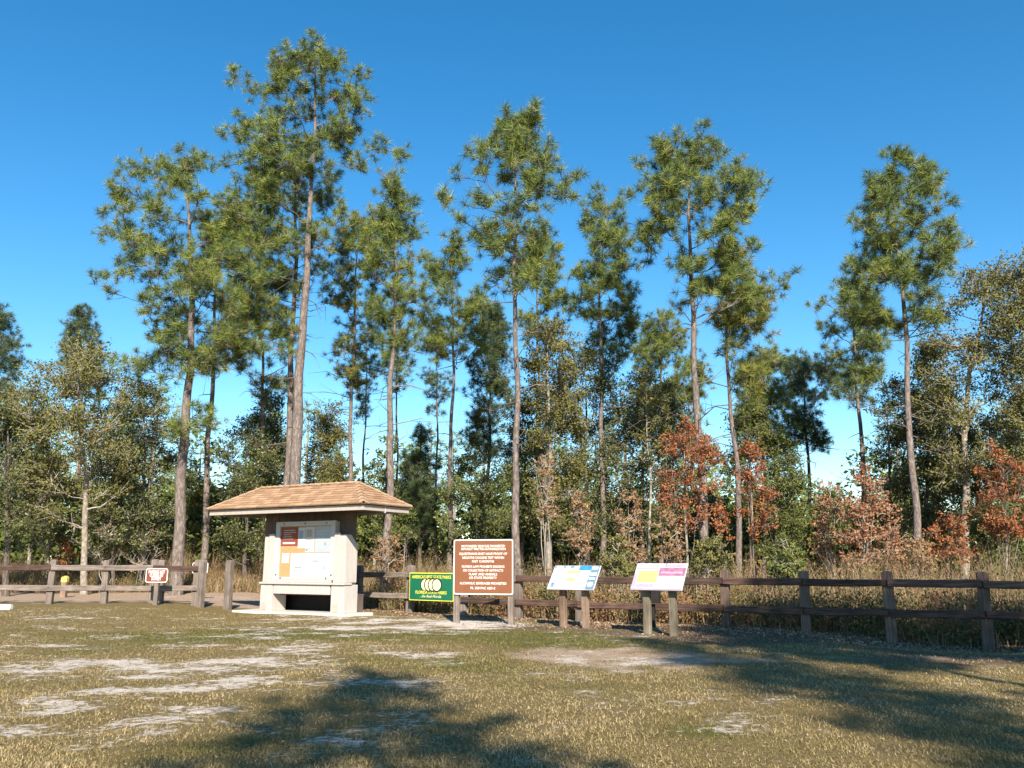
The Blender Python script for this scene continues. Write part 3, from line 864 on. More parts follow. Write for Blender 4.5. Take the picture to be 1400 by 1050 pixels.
px_tree('pine_tree', 'broad low pine filling the gap behind the round-headed pine trunk', 'pine', 905, 42, [(905, 640), (905, 440)], 0.3,
        [(430, 885, 925), (460, 865, 960), (500, 865, 970), (540, 875, 970), (580, 890, 960)], 'pine', PN, 22, n_lobes=36, lobe_r=0.75, dens=1.1, group=G_PINE, needle=(40, .055, .32))
px_tree('pine_tree', 'young bushy pine between the round-headed pine and the dark flat-topped pine', 'pine', 1045, 40, [(1045, 680), (1043, 480)], 0.24,
        [(470, 1030, 1060), (520, 1010, 1080), (570, 1010, 1085), (620, 1020, 1085)], 'pine', PN, 23, n_lobes=30, lobe_r=0.75, group=G_PINE, needle=(40, .055, .32))
px_tree('pine_tree', 'dense dark young pine behind the kiosk roof, left of the green sign', 'pine', 574, 42, [(574, 700), (575, 585)], 0.2,
        [(582, 568, 582), (610, 555, 592), (650, 548, 600), (690, 545, 604), (730, 545, 604)], 'pine', PD, 24, n_lobes=34, lobe_r=0.65, dens=1.3, group=G_PINE, needle=(40, .055, .3))
px_tree('pine_tree', 'dark pine mass left of the lone-trunked pine at mid height', 'pine', 668, 40, [(668, 640), (672, 420)], 0.24,
        [(420, 660, 690), (460, 645, 700), (510, 630, 705), (560, 625, 705), (620, 640, 700)], 'pine', PD, 25, n_lobes=44, lobe_r=0.65, dens=1.2, group=G_PINE, needle=(40, .055, .3))

# --- hardwoods and evergreens of the middle storey
OL = mm('bark_pale', 'twig_pale', 'leaf_olive')
DK = mm('bark_dark', 'twig', 'leaf_dark')
GR = mm('bark_grey', 'twig', 'leaf_green')
G_HW = 'broadleaf trees of the middle storey'
HW = [
    ('olive tree with pale trunk at left between two distant pines', 115, 33, [(116, 640), (108, 540), (112, 470)], .26, [(465, 85, 150), (500, 45, 185), (550, 35, 185), (600, 30, 190), (650, 40, 185), (700, 50, 170)], OL, 60, .75),
    ('dark olive tree cut by the left edge of the picture', 8, 32, [(10, 660), (12, 560)], .24, [(550, -20, 40), (590, -45, 70), (640, -50, 80), (700, -50, 85), (740, -40, 80)], DK, 50, .75),
    ('rounded green tree left of the broad pine trunk', 196, 37, [(196, 660), (197, 530)], .22, [(520, 175, 215), (560, 150, 235), (610, 145, 240), (670, 150, 240), (730, 155, 238)], mm('bark_grey', 'twig_pale', 'leaf_dark'), 56, .75),
    ('dark leafy tree behind the left eave of the kiosk', 335, 36, [(335, 680), (337, 590)], .2, [(575, 320, 355), (610, 300, 385), (660, 290, 390), (710, 285, 380), (750, 290, 380)], DK, 46, .7),
    ('light olive feathery tree behind the right half of the kiosk roof', 446, 42, [(446, 640), (448, 565)], .18, [(550, 435, 465), (590, 420, 475), (640, 415, 480), (690, 415, 485)], mm('bark_grey', 'twig', 'leaf_olive'), 40, .75),
    ('green bushy tree between the kiosk and the green sign', 512, 38, [(512, 690), (514, 640)], .16, [(625, 505, 530), (660, 490, 545), (700, 488, 550), (740, 490, 550)], GR, 34, .6),
    ('wide green tree left of the lone-trunked pine, low crown', 650, 36, [(650, 700), (650, 630)], .2, [(610, 625, 680), (650, 605, 695), (700, 600, 700), (745, 610, 700)], mm('bark_grey', 'twig', 'leaf_green'), 46, .65),
    ('tall olive green oak right of the lone-trunked pine', 750, 34, [(752, 640), (748, 540), (752, 450)], .26, [(440, 730, 775), (480, 715, 795), (540, 712, 800), (600, 715, 800), (660, 720, 800), (720, 720, 790)], mm('bark_grey', 'twig', 'leaf_olive'), 64, .7),
    ('tall dark evergreen oak between the two tall pines, centre right', 800, 37, [(802, 640), (800, 520)], .3, [(470, 770, 830), (520, 740, 860), (580, 720, 880), (640, 715, 890), (700, 720, 890), (740, 730, 880)], DK, 84, .85),
    ('dark evergreen oak behind the first russet oak', 878, 38, [(878, 640), (880, 530)], .26, [(505, 860, 905), (550, 835, 930), (600, 830, 940), (660, 835, 940), (720, 840, 930)], DK, 56, .8),
    ('sparse grey-twigged tree above the first russet oak', 886, 34, [(888, 640), (884, 520)], .14, [(500, 875, 900), (540, 862, 912), (590, 860, 915), (630, 865, 910)], mm('bark_pale', 'twig_pale', 'leaf_olive'), 22, .5),
    ('green tree between the russet oak and the dark flat-topped pine', 1062, 36, [(1062, 690), (1063, 600)], .18, [(585, 1045, 1085), (620, 1030, 1100), (670, 1030, 1110), (720, 1035, 1115), (760, 1040, 1110)], GR, 44, .65),
    ('dark evergreen behind the pointed pine trunk', 1215, 37, [(1215, 660), (1216, 540)], .24, [(520, 1195, 1240), (560, 1190, 1265), (610, 1190, 1275), (670, 1195, 1280), (730, 1200, 1280)], DK, 52, .75),
    ('large olive oak with pale forking limbs at the right', 1320, 33, [(1318, 640), (1325, 520), (1338, 440), (1350, 375)], .34, [(355, 1320, 1385), (385, 1290, 1400), (430, 1272, 1410), (480, 1262, 1410), (540, 1265, 1405), (600, 1270, 1400), (660, 1280, 1400)], OL, 92, .78),
    ('twiggy olive oak cut by the right edge of the picture', 1412, 31, [(1410, 640), (1408, 480), (1405, 360)], .3, [(345, 1385, 1425), (390, 1375, 1450), (450, 1365, 1470), (520, 1370, 1470), (600, 1375, 1470), (680, 1370, 1470)], mm('bark_grey', 'twig_pale', 'leaf_olive'), 70, .75),
    ('dark green thicket tree under the large olive oak', 1335, 35, [(1335, 700), (1335, 600)], .26, [(580, 1300, 1370), (630, 1270, 1400), (690, 1265, 1405), (745, 1270, 1400)], DK, 60, .75),
    ('glossy dark holly bush low at the right behind the red shrub', 1352, 27, [(1352, 740), (1354, 690)], .1, [(680, 1335, 1370), (710, 1320, 1390), (745, 1318, 1395)], DK, 34, .45),
    ('low green tree between the salmon shrubs and the dark pine', 1140, 39, [(1140, 720), (1140, 680)], .14, [(668, 1125, 1155), (700, 1110, 1170), (740, 1105, 1175)], GR, 32, .55),
    ('dim leafy tree framed between the two left pine trunks', 262, 42, [(262, 690), (262, 640)], .16, [(620, 250, 275), (660, 235, 290), (710, 230, 295), (750, 235, 295)], mm('bark_dark', 'twig', 'leaf_green'), 34, .65),
    ('dark leafy tree left of the tallest pine trunk, above the kiosk roof', 372, 42, [(372, 640), (370, 560)], .2, [(535, 355, 390), (570, 340, 400), (620, 335, 405), (680, 335, 405)], DK, 40, .75),
    ('leafy dark tree at far left, low beside the olive pale trunk', 65, 36, [(66, 700), (66, 640)], .16, [(600, 45, 85), (650, 25, 100), (700, 20, 105), (745, 25, 100)], mm('bark_pale', 'twig_pale', 'leaf_dark'), 40, .65),
    ('bushy dark tree between the olive pale trunk and the rounded green tree', 155, 35, [(156, 700), (155, 650)], .16, [(620, 140, 175), (665, 125, 200), (710, 120, 205), (750, 125, 205)], mm('bark_dark', 'twig_pale', 'leaf_dark'), 40, .6),
    ('olive tree filling the space between the pointed pine and the large olive oak', 1268, 37, [(1268, 620), (1270, 480)], .22, [(455, 1250, 1295), (500, 1240, 1305), (560, 1235, 1310), (620, 1235, 1310), (700, 1240, 1305)], mm('bark_grey', 'twig', 'leaf_olive'), 60, .75),
    ('green tree right of the twin-lined pine trunk, below its crown', 1025, 37, [(1026, 650), (1025, 570)], .2, [(545, 1005, 1045), (590, 990, 1060), (640, 985, 1065), (700, 990, 1060)], mm('bark_dark', 'twig', 'leaf_green'), 46, .7),
    ('dark oak filling the gap right of the tall brown sign', 715, 38, [(716, 650), (716, 560)], .2, [(540, 700, 735), (590, 685, 745), (650, 680, 750), (720, 685, 748)], DK, 46, .7),
    ('shadowy tree low behind the brown kiosk-side trunk', 560, 45, [(560, 700), (560, 660)], .16, [(640, 545, 580), (680, 530, 600), (730, 530, 605)], mm('bark_dark', 'twig', 'leaf_green'), 34, .7),
    ('olive tree behind the dark olive tree at the left edge', 40, 41, [(40, 620), (42, 540)], .2, [(520, 20, 60), (560, 0, 85), (610, -10, 95), (680, -5, 95)], OL, 44, .8),
]
for i, (lab, bx, Y, tp, d0, ol, mats, nl, lr) in enumerate(HW):
    px_tree('broadleaf_tree', lab, 'tree', bx, Y, tp, d0, ol, 'leaf', mats, 200 + i, n_lobes=int(nl * 1.38), spread=1.18, lobe_r=lr, dens=.66, group=G_HW, leaf=.118, leaf_n=14, wig=.05, attach=(.2, .9), bare=.08)

# --- russet oaks, salmon shrubs, bare saplings
RD = mm('bark_grey', 'twig', 'leaf_red')
OR = mm('bark_pale', 'twig_pale', 'leaf_orange')
TN = mm('bark_pale', 'twig_pale', 'leaf_tan')
SHR = [
    ('largest russet oak, its red crown behind the pink panel', 940, 28.5, [(938, 700), (935, 600)], .12, [(578, 915, 960), (605, 890, 990), (640, 882, 1000), (680, 890, 1000), (715, 900, 985)], RD, 40, .42, 3, .1),
    ('russet oak partly behind the twin-lined pine trunk', 1030, 29.5, [(1028, 720), (1025, 630)], .09, [(605, 1010, 1045), (635, 998, 1062), (680, 1000, 1065), (720, 1005, 1060)], RD, 26, .38, 3, .1),
    ('salmon coloured pyramid-shaped shrub left of the pointed pine trunk', 1185, 26, [(1184, 740), (1182, 650)], .07, [(632, 1172, 1190), (660, 1155, 1210), (700, 1140, 1228), (745, 1135, 1240), (775, 1140, 1240)], OR, 44, .36, 6, .1),
    ('smaller salmon shrub beside the pyramid-shaped one, on its left', 1136, 28, [(1136, 740), (1135, 680)], .06, [(655, 1125, 1148), (690, 1112, 1160), (730, 1110, 1160), (765, 1112, 1160)], OR, 20, .32, 5, .1),
    ('red-leaved oak shrub at the right edge beside the dark holly', 1378, 24.5, [(1376, 720), (1372, 640)], .09, [(612, 1355, 1395), (645, 1335, 1410), (690, 1330, 1420), (735, 1345, 1420)], RD, 34, .34, 4, .1),
    ('low rusty shrub between the pointed pine trunk and the holly', 1296, 25, [(1296, 755), (1295, 715)], .05, [(695, 1280, 1312), (725, 1262, 1330), (765, 1262, 1330)], mm('bark_grey', 'twig', 'leaf_red'), 22, .3, 5, .2),
    ('tan sapling with pale stems left of the pink panel', 862, 26, [(860, 730), (858, 670)], .05, [(650, 848, 872), (690, 838, 882), (740, 838, 885), (770, 842, 884)], TN, 22, .3, 5, .2),
    ('rusty tan sapling above the blue-edged panel', 792, 27, [(792, 730), (790, 690)], .05, [(672, 778, 806), (705, 768, 815), (750, 768, 818)], TN, 20, .32, 5, .2),
    ('pale bare sapling with a few dry leaves right of the tall brown sign', 747, 26, [(746, 700), (742, 625)], .06, [(615, 730, 755), (660, 722, 770), (710, 725, 772)], mm('bark_pale', 'twig_pale', 'leaf_tan'), 22, .34, 5, .72),
    ('bright red little bush behind the left fence post', 93, 35.5, [(93, 770), (92, 752)], .04, [(740, 86, 100), (757, 80, 108), (772, 78, 106)], mm('bark_grey', 'twig', 'leaf_red'), 10, .26, 3, .05),
    ('tangle of pale bare stems behind the left fence', 140, 35, [(140, 740), (138, 690)], .05, [(690, 100, 180), (720, 95, 200), (760, 95, 200)], mm('bark_pale', 'twig_pale', 'leaf_tan'), 26, .4, 12, .93),
    ('pale bare branchy shrub just right of the parking lot sign', 190, 35.5, [(190, 745), (192, 705)], .05, [(700, 170, 215), (730, 165, 225), (765, 165, 230)], mm('bark_pale', 'twig_pale', 'leaf_tan'), 16, .4, 8, .95),
    ('dark red sapling between the russet oaks and the twin-lined trunk', 985, 26.5, [(985, 750), (984, 700)], .05, [(690, 975, 1000), (720, 968, 1010), (760, 968, 1012)], mm('bark_grey', 'twig', 'leaf_red'), 14, .28, 4, .3),
    ('tawny shrub against the lower trunk of the russet oak', 915, 25.5, [(915, 760), (914, 715)], .05, [(700, 900, 930), (730, 892, 940), (765, 892, 942)], TN, 18, .3, 5, .3),
    ('yellow-green bush between the two interpretive panels, behind the rails', 845, 23.4, [(845, 775), (845, 745)], .05, [(735, 835, 858), (755, 820, 868), (785, 818, 872)], mm('bark_grey', 'twig_pale', 'leaf_olive'), 18, .28, 5, .15),
    ('greenish bush behind the rails right of the pink panel', 968, 22.2, [(968, 770), (968, 745)], .05, [(738, 955, 985), (760, 940, 1000), (785, 938, 1002)], mm('bark_grey', 'twig_pale', 'leaf_olive'), 20, .28, 5, .15),
    ('straw coloured bush behind the rail between the kiosk and the green sign', 530, 27.5, [(530, 770), (530, 745)], .05, [(730, 515, 545), (755, 500, 560), (785, 500, 560)], TN, 20, .3, 6, .45),
    ('leafy green bush right of the kiosk under the eave corner', 552, 28.6, [(552, 740), (553, 700)], .05, [(690, 543, 565), (715, 535, 573), (745, 535, 573)], GR, 20, .3, 4, .1),
    ('orange-brown bush beside the post right of the pointed pine', 1250, 23, [(1250, 770), (1250, 745)], .05, [(735, 1235, 1265), (755, 1222, 1280), (780, 1222, 1280)], mm('bark_grey', 'twig_pale', 'leaf_tan'), 20, .28, 5, .25),
    ('dull green bush behind the rails left of the salmon shrub', 1075, 22.3, [(1075, 770), (1075, 745)], .05, [(735, 1060, 1092), (755, 1045, 1105), (785, 1045, 1105)], mm('bark_grey', 'twig_pale', 'leaf_green'), 20, .28, 5, .2),
]
for i, (lab, bx, Y, tp, d0, ol, mats, nl, lr, st, bare) in enumerate(SHR):
    px_tree('shrub', lab, 'shrub', bx, Y, tp, d0, ol, 'leaf', mats, 400 + i, n_lobes=int(nl * 1.35), lobe_r=lr, dens=1.1, group='shrubs and saplings at the wood edge', leaf=.095, leaf_n=13, attach=(.4, 1.2), bare=bare, stems=st, wig=.03)

# --- pines behind the camera that throw the shadows on the lawn
def shade_pine(label, tip, h, crown, seed, wide=1.0, n=46, mats=PN, lr=.62):
    k = 1 / math.tan(_el)
    bx = tip[0] + h * k * math.sin(_az); by = tip[1] - h * k * math.cos(_az)
    b = np.array([bx, by, float(gz(bx, by))])
    rows = [(h * t + b[2], bx, by, w * wide, w * wide) for t, w in crown]
    grow('pine_tree', label, 'pine', [b, b + np.array([.15, .1, h * .5]), b + np.array([0, 0, h])], .42, rows, 'pine', mats, seed, n_lobes=n, lobe_r=lr, dens=.8, needle=(16, .08, .34), group='pines behind the viewer')


CROWN = [(.55, .6), (.65, 1.5), (.78, 1.7), (.9, 1.2), (.99, .35)]
shade_pine('pine behind the viewer whose crown shades the lawn before the kiosk', (-2.0, 12.3), 15, [(.55, .7), (.65, 1.8), (.78, 1.9), (.9, 1.3), (.99, .4)], 801, 1.0, 42)
shade_pine('tall pine behind the viewer shading the lawn at the right', (2.7, 17.2), 19, [(.45, .6), (.6, 1.2), (.75, 1.3), (.9, 1.0), (.99, .3)], 802, 1.15, 74)
shade_pine('short pine behind the viewer shading the lawn bottom centre', (-.1, 7.5), 9, CROWN, 805, .8, 22)
shade_pine('pine behind the viewer shading the left edge of the lawn', (-9.1, 14.6), 15, CROWN, 806, .8, 30)


def shade_oak(label, spot, h, w, seed, n=70):
    """broad oak whose crown (centred 0.75 h) shades the ground around spot"""
    k = 1 / math.tan(_el); hc = h * .72
    bx = spot[0] + hc * k * math.sin(_az); by = spot[1] - hc * k * math.cos(_az)
    b = np.array([bx, by, float(gz(bx, by))])
    rows = [(h * t + b[2], bx, by, w * q, w * q) for t, q in ((.60, .5), (.66, .95), (.72, 1.0), (.79, .75), (.84, .3))]
    grow('broadleaf_tree', label, 'tree', [b, b + np.array([.1, .1, h * .4]), b + np.array([0, 0, h * .84])], .4, rows, 'leaf', DK, seed, n_lobes=n, lobe_r=.8, dens=.4, leaf=.26, leaf_n=8, group='oaks behind the viewer')


shade_oak('oak behind the viewer shading the middle of the right fence', (6.6, 18.6), 19, 2.6, 811)
shade_oak('oak behind the viewer shading the last posts of the right fence', (10.2, 17.2), 20, 2.8, 812)
shade_oak('oak behind the viewer shading the ground right of the pink panel', (5.0, 16.6), 19, 1.7, 814, 44)
shade_oak('oak behind the viewer shading the ground before the last fence posts', (8.6, 15.4), 20, 1.9, 815, 50)
shade_oak('oak behind the viewer shading the right corner of the lawn', (6.6, 7.2), 15, 2.2, 813, 40)

# ------------------------------------------------------------------ far woodland and undergrowth (uncountable masses)
def far_wood():
    g = np.random.default_rng(77)
    S0, S1, r0, r1, LP, LV, TPp, TD = [], [], [], [], [], [], [], []
    for k in range(440):
        if k < 190:
            Y = g.uniform(58, 120); h = g.uniform(5.5, 10.0)
        else:
            Y = g.uniform(42, 60); h = g.uniform(2.4, 5.0)
        if k >= 395:
            Y = g.uniform(52, 68); h = g.uniform(8.5, 13.0)
        q_ = g.uniform(-.78, .78)
        while k >= 395 and (.32 < q_ < .41 or abs(q_) > .62):
            q_ = g.uniform(-.62, .62)
        X = q_ * Y
        b = np.array([X, Y, float(gz(X, Y))])
        top = b + np.array([g.normal(0, .2), 0, h])
        S0.append(b); S1.append(top); r0.append(.02 * h); r1.append(.02)
        w = h * (g.uniform(.14, .2) if k >= 395 else g.uniform(.18, .3) if k < 190 else g.uniform(.3, .5))
        pine = k >= 395 or (g.random() < .45 and k < 190)
        m = 80 if k >= 395 else 44 if pine else 200
        t = g.uniform(.3 if pine else .05, 1, m)
        prof = np.sin(np.clip((t - .1) / .9, 0, 1) * np.pi) ** .6 * .9 + .1
        th = g.uniform(0, 2 * np.pi, m); rho = np.sqrt(g.random(m)) * w * prof
        P = np.stack([b[0] + np.cos(th) * rho, b[1] + np.sin(th) * rho, b[2] + h * t], 1)
        if pine:
            TPp.append(P); TD.append(P - (b + np.array([0, 0, h * .5])))
        else:
            P = np.repeat(P, 2, 0) + g.normal(0, .2, (m * 2, 3))
            LP.append(P); LV.append(np.clip(g.beta(2, 2) * .6 + g.normal(.15, .18, len(P)), 0, 1))
    V, Q = segments(np.array(S0), np.array(S1), np.array(r0), np.array(r1), 5)
    o = obj('distant_woodland', mesh_from('distant_woodland', V, quads=Q, mat=M['bark_grey'], smooth=True))
    tag(o, 'far-off wood of mixed pines and oaks closing the view', 'woodland', kind='stuff')
    P = np.concatenate(LP)
    V, v = leaves(P, .5, g, .5, np.concatenate(LV))
    c = obj('foliage', mesh_from('foliage', V, quads=np.arange(len(V)).reshape(-1, 4), mat=M['leaf_green'], v=v), o); c['kind'] = 'stuff'
    P = np.concatenate(TPp); D = np.concatenate(TD) + np.array([0, 0, 1.0])
    V, v = tufts(P, D, g.uniform(.45, .7, len(P)), 18, .09, g)
    c = obj('needles', mesh_from('needles', V, tris=np.arange(len(V)).reshape(-1, 3), mat=M['needle'], v=v), o); c['kind'] = 'stuff'


far_wood()


def undergrowth():
    g = np.random.default_rng(55)
    # clump positions
    n = 8200
    X = g.uniform(-26, 22, n)
    d = g.gamma(1.6, 2.4, n) + .35
    Y = fence_y(X) + d
    left = X < -6.5
    Y = np.where(left, 27.2 + 7.5 + g.gamma(1.5, 2.0, n), Y)
    d = np.where(left, np.maximum(.6, Y - 34), d)
    keep = np.abs(X) < Y * .66
    X, Y, d = X[keep], Y[keep], d[keep]
    patch = fbm(X, Y, 2.2, 3, 41)
    H = (0.5 + .95 * sstep(.4, 4.5, d)) * (0.5 + 1.0 * patch) * g.uniform(.7, 1.2, len(X))
    H = np.where((X > 3) & (d < 2.5), H * .75, H)
    # dry grass and weed stems
    nb = 8
    P = np.repeat(np.stack([X, Y, gz(X, Y)], 1), nb, 0) + g.normal(0, .14, (len(X) * nb, 3)) * np.array([1, 1, 0])
    h = np.repeat(H, nb) * g.uniform(.45, 1.15, len(P))
    lean = g.normal(0, .22, (len(P), 2)) * h[:, None]
    mid = P + np.concatenate([lean * .35, (h * .55)[:, None]], 1)
    tip = P + np.concatenate([lean * 1.2, h[:, None]], 1)
    a = g.uniform(0, np.pi, len(P))
    w = np.stack([np.cos(a), np.sin(a), 0 * a], 1) * g.uniform(.004, .010, len(P))[:, None]
    V = np.stack([P - w, P + w, mid + w * .8, mid - w * .8, tip], 1).reshape(-1, 3)
    i = np.arange(len(P)) * 5
    Q = np.stack([i, i + 1, i + 2, i + 3], 1); T = np.stack([i + 3, i + 2, i + 4], 1)
    v = np.repeat(np.clip(np.repeat(fbm(X, Y, 1.3, 3, 44), nb) * .9 + g.normal(.1, .2, len(P)), 0, 1), 5)
    o = obj('dry_weeds', mesh_from('dry_weeds', V, tris=T, quads=Q, mat=M['brush'], v=v))
    tag(o, 'straw-coloured dry weeds and stems growing behind the fence', 'weeds', kind='stuff')
    # small leaves on the weeds
    k = g.random(len(P)) < .5
    LP = np.repeat(mid[k], 3, 0)
    tt = g.uniform(-.9, 1.0, len(LP))[:, None]
    base = np.repeat(P[k], 3, 0); tp = np.repeat(tip[k], 3, 0)
    LP = np.where(tt < 0, LP + (LP - base) * tt, LP + (tp - LP) * tt) + g.normal(0, .06, LP.shape)
    green = fbm(LP[:, 0], LP[:, 1], 1.6, 3, 61)
    v = np.clip((green - .5) * 2.6 + .58 + g.normal(0, .2, len(LP)), 0, 1)
    V, v = leaves(LP, .08, g, .4, v)
    o2 = obj('weed_foliage', mesh_from('weed_foliage', V, quads=np.arange(len(V)).reshape(-1, 4), mat=M['brush_leaf'], v=v))
    tag(o2, 'small olive and brown leaves of the weeds behind the fence', 'weeds', kind='stuff')
    # low dark cover right behind the right fence
    n = 3600
    X = g.uniform(-3.5, 14, n); Y = fence_y(X) + g.uniform(.25, 2.6, n)
    hh = g.uniform(.05, .75, n) * (.5 + fbm(X, Y, 1.2, 2, 71))
    P = np.stack([X, Y, gz(X, Y) + hh], 1)
    P = np.repeat(P, 7, 0) + g.normal(0, .1, (n * 7, 3))
    P[:, 2] = np.maximum(P[:, 2], gz(P[:, 0], P[:, 1]) + .01)
    V, v = leaves(P, .075, g, .5, np.clip(np.repeat((fbm(X, Y, .9, 3, 73) - .5) * 3 + .5 + g.normal(0, .2, n), 7) + g.normal(0, .12, n * 7), 0, 1))
    o3 = obj('ground_cover', mesh_from('ground_cover', V, quads=np.arange(len(V)).reshape(-1, 4), mat=M['brush_leaf'], v=v))
    tag(o3, 'low leafy ground cover tangled behind the right fence rails', 'ground cover', kind='stuff')
    # fallen leaves
    n = 26000
    X = g.uniform(-4.5, 13, n); Y = fence_y(X) + g.normal(-.1, 1.0, n)
    sel = g.random(n) < np.clip(masks(X, Y)[2], .06, 1)
    X, Y = X[sel], Y[sel]
    P = np.stack([X, Y, gz(X, Y) + .012], 1)
    n = 6500                                            # stray leaves, needles and twigs over the lawn
    Y2 = 5 * (24 / 5) ** g.random(n); X2 = g.uniform(-.64, .64, n) * Y2
    P = np.concatenate([P, np.stack([X2, Y2, gz(X2, Y2) + .015], 1)])
    sz = np.concatenate([np.full(len(P) - n, .06), g.uniform(.012, .034, n)])
    V, v = leaves(P, sz, g, 2.2)
    o4 = obj('leaf_litter', mesh_from('leaf_litter', V, quads=np.arange(len(V)).reshape(-1, 4), mat=M['litter'], v=v))
    tag(o4, 'brown fallen leaves scattered along the foot of the fence', 'leaf litter', kind='stuff')


undergrowth()


def lawn():
    g = np.random.default_rng(91)
    n = 420000
    t = g.random(n)
    Y = 4.8 * (24.5 / 4.8) ** (t ** 1.15)
    X = g.uniform(-.66, .66, n) * (Y + .5)
    ok = (Y < fence_y(X) + .2)
    X, Y = X[ok], Y[ok]
    sand, green, lit, road = masks(X, Y)
    dens = (1 - sstep(.15, .6, sand) * .95) * (1 - .65 * sstep(.4, .8, lit)) * (1 - .8 * sstep(.3, .7, road)) * (.35 + .65 * sstep(.3, .6, fbm(X, Y, .5, 3, 51))) * (.6 + .4 * sstep(.35, .6, fbm(X, Y, 2.6, 2, 53)))
    sel = g.random(len(X)) < dens
    X, Y, green = X[sel], Y[sel], green[sel]
    n = len(X)
    P = np.stack([X, Y, gz(X, Y)], 1)
    L = g.uniform(.016, .044, n) * (.7 + .6 * fbm(X, Y, .9, 2, 52)) * np.where(g.random(n) < .04, 1.7, 1)
    a = g.uniform(0, 2 * np.pi, n); ln = g.uniform(.5, 2.6, n)
    d = norm(np.stack([np.cos(a) * ln, np.sin(a) * ln, np.ones(n)], 1))
    b = np.stack([-np.sin(a), np.cos(a), 0 * a], 1) * (g.uniform(.0016, .0032, n) * (1 + Y / 10))[:, None]
    V = np.stack([P - b, P + b, P + d * L[:, None]], 1).reshape(-1, 3)
    v = np.clip(.77 - .34 * sstep(.0, .9, green) + (fbm(X, Y, .7, 3, 57) - .5) * .7 + g.normal(-.03, .10, n), 0, 1)
    o = obj('grass', mesh_from('grass', V, tris=np.arange(len(V)).reshape(-1, 3), mat=M['grass'], v=np.repeat(v, 3)))
    tag(o, 'short dry olive grass of the mown lawn', 'grass', kind='stuff')


lawn()

# ------------------------------------------------------------------ kiosk
TH = 0.5212
K0 = np.array([-8.9401, 25.2219]); KF = np.array([math.cos(TH), -math.sin(TH)]); KS = np.array([math.sin(TH), math.cos(TH)])
KU, KW, KZ = 3.12, 1.05, 0.03


def kpos(u, w, z):
    p = K0 + KF * u + KS * w
    return (p[0], p[1], z + KZ)


kiosk = empty('information_kiosk', kpos(KU, KW, 0), -TH)
tag(kiosk, 'cream painted information kiosk with tan shingled hip roof', 'kiosk')


def kb(name, mat, boxes, parent=None, bevel=.006):
    m = MB()
    for (u0, u1, w0, w1, z0, z1) in boxes:
        m.box((u0 - KU, w0 - KW, z0), (u1 - KU, w1 - KW, z1))
    return m.build(name, mat, parent or kiosk, bevel=bevel)


kb('slab', M['concrete'], [(0.75, 4.95, 0.5, 1.7, -0.12, 0.06)], bevel=.02)
# upper wall of boards
for i in range(12):
    u0 = 1.30 + i * (3.32 / 12)
    kb('wall_board', M['taupe'], [(u0 + .004, u0 + 3.32 / 12 - .004, 1.08, 1.26, .5, 2.86)], bevel=.008)
kb('shade_panel', M['black'], [(1.70, 4.54, 1.62, 1.67, .062, .495)])  # near-black colour stands in for the shade inside the low opening
kb('added_side_panel', M['taupe'], [(1.64, 1.695, 1.335, 1.67, .062, .495)])  # low rear box, added to deepen the opening so its inside stays dark
kb('added_side_panel', M['taupe'], [(4.545, 4.60, 1.335, 1.67, .062, .495)])
kb('added_top_panel', M['taupe'], [(1.64, 4.60, 1.27, 1.70, .50, .54)])  # lid of the added box behind the opening
for u0, u1, uo in ((1.60, 1.99, 1.60), (4.25, 4.64, 4.50)):
    m = MB()
    # side pier: its top slopes down towards the back
    prof = [(.80, .86), (1.30, .86), (1.30, 1.88), (1.02, 2.15), (.80, 2.15)]
    a, b_ = (u0 - KU, u1 - KU)
    n0 = len(m.v)
    m.v += [(a, w - KW, z) for w, z in prof] + [(b_, w - KW, z) for w, z in prof]
    m.f += [(4, 3, 2, 1, 0), (5, 6, 7, 8, 9)] + [(i, (i + 1) % 5, (i + 1) % 5 + 5, i + 5) for i in range(5)]
    pier = m.build('pier', M['cream'], kiosk, bevel=.008)
    ta, tb = (u1 - .2, u1 - .002) if u0 < 3 else (u0 + .002, u0 + .2)
    kb('trim_board', M['cream'], [(ta, tb, .772, .798, .86, 2.20)], bevel=.005)
    lo = u0 - .03 if u0 < 3 else u0 - .04
    hi = u1 + .04 if u0 < 3 else u1 + .03
    kb('pier_base', M['cream'], [(lo, hi, .77, 1.33, .06, .80)], bevel=.01)
    kb('foot_block', M['cream_trim'], [(lo + .06, lo + .26, .758, .7695, .09, .30)], bevel=.004)
kb('ledge', M['cream'], [(1.54, 4.70, .72, 1.05, .803, .857)], bevel=.008)
kb('apron', M['cream'], [(2.065, 4.155, .775, .83, .54, .80)], bevel=.006)
kb('batten', M['cream'], [(2.025, 4.195, .755, .80, .86, .93)], bevel=.004)
# bulletin case
case = kb('bulletin_case', M['cream'], [(2.03, 4.19, .90, 1.055, .93, 2.52)], bevel=.006)
FR = [(1.98, 2.14, .83, .905, .93, 2.54), (4.06, 4.215, .83, .905, .93, 2.54), (2.142, 4.058, .83, .905, 2.41, 2.54), (2.142, 4.058, .83, .905, .93, 1.0)]
for f in FR:
    kb('frame_bar', M['white'], [f], case, .006)
kb('cork_sheet', M['cork'], [(2.145, 4.055, .889, .8985, 1.002, 2.408)], case, 0)
for u, z in ((2.3, 2.475), (3.1, 2.475), (3.9, 2.475), (2.07, 1.06), (4.13, 1.06), (2.25, .97), (3.95, .97)):
    kb('bolt', M['bolt'], [(u - .022, u + .022, .822, .831, z - .02, z + .02)], case, .003)


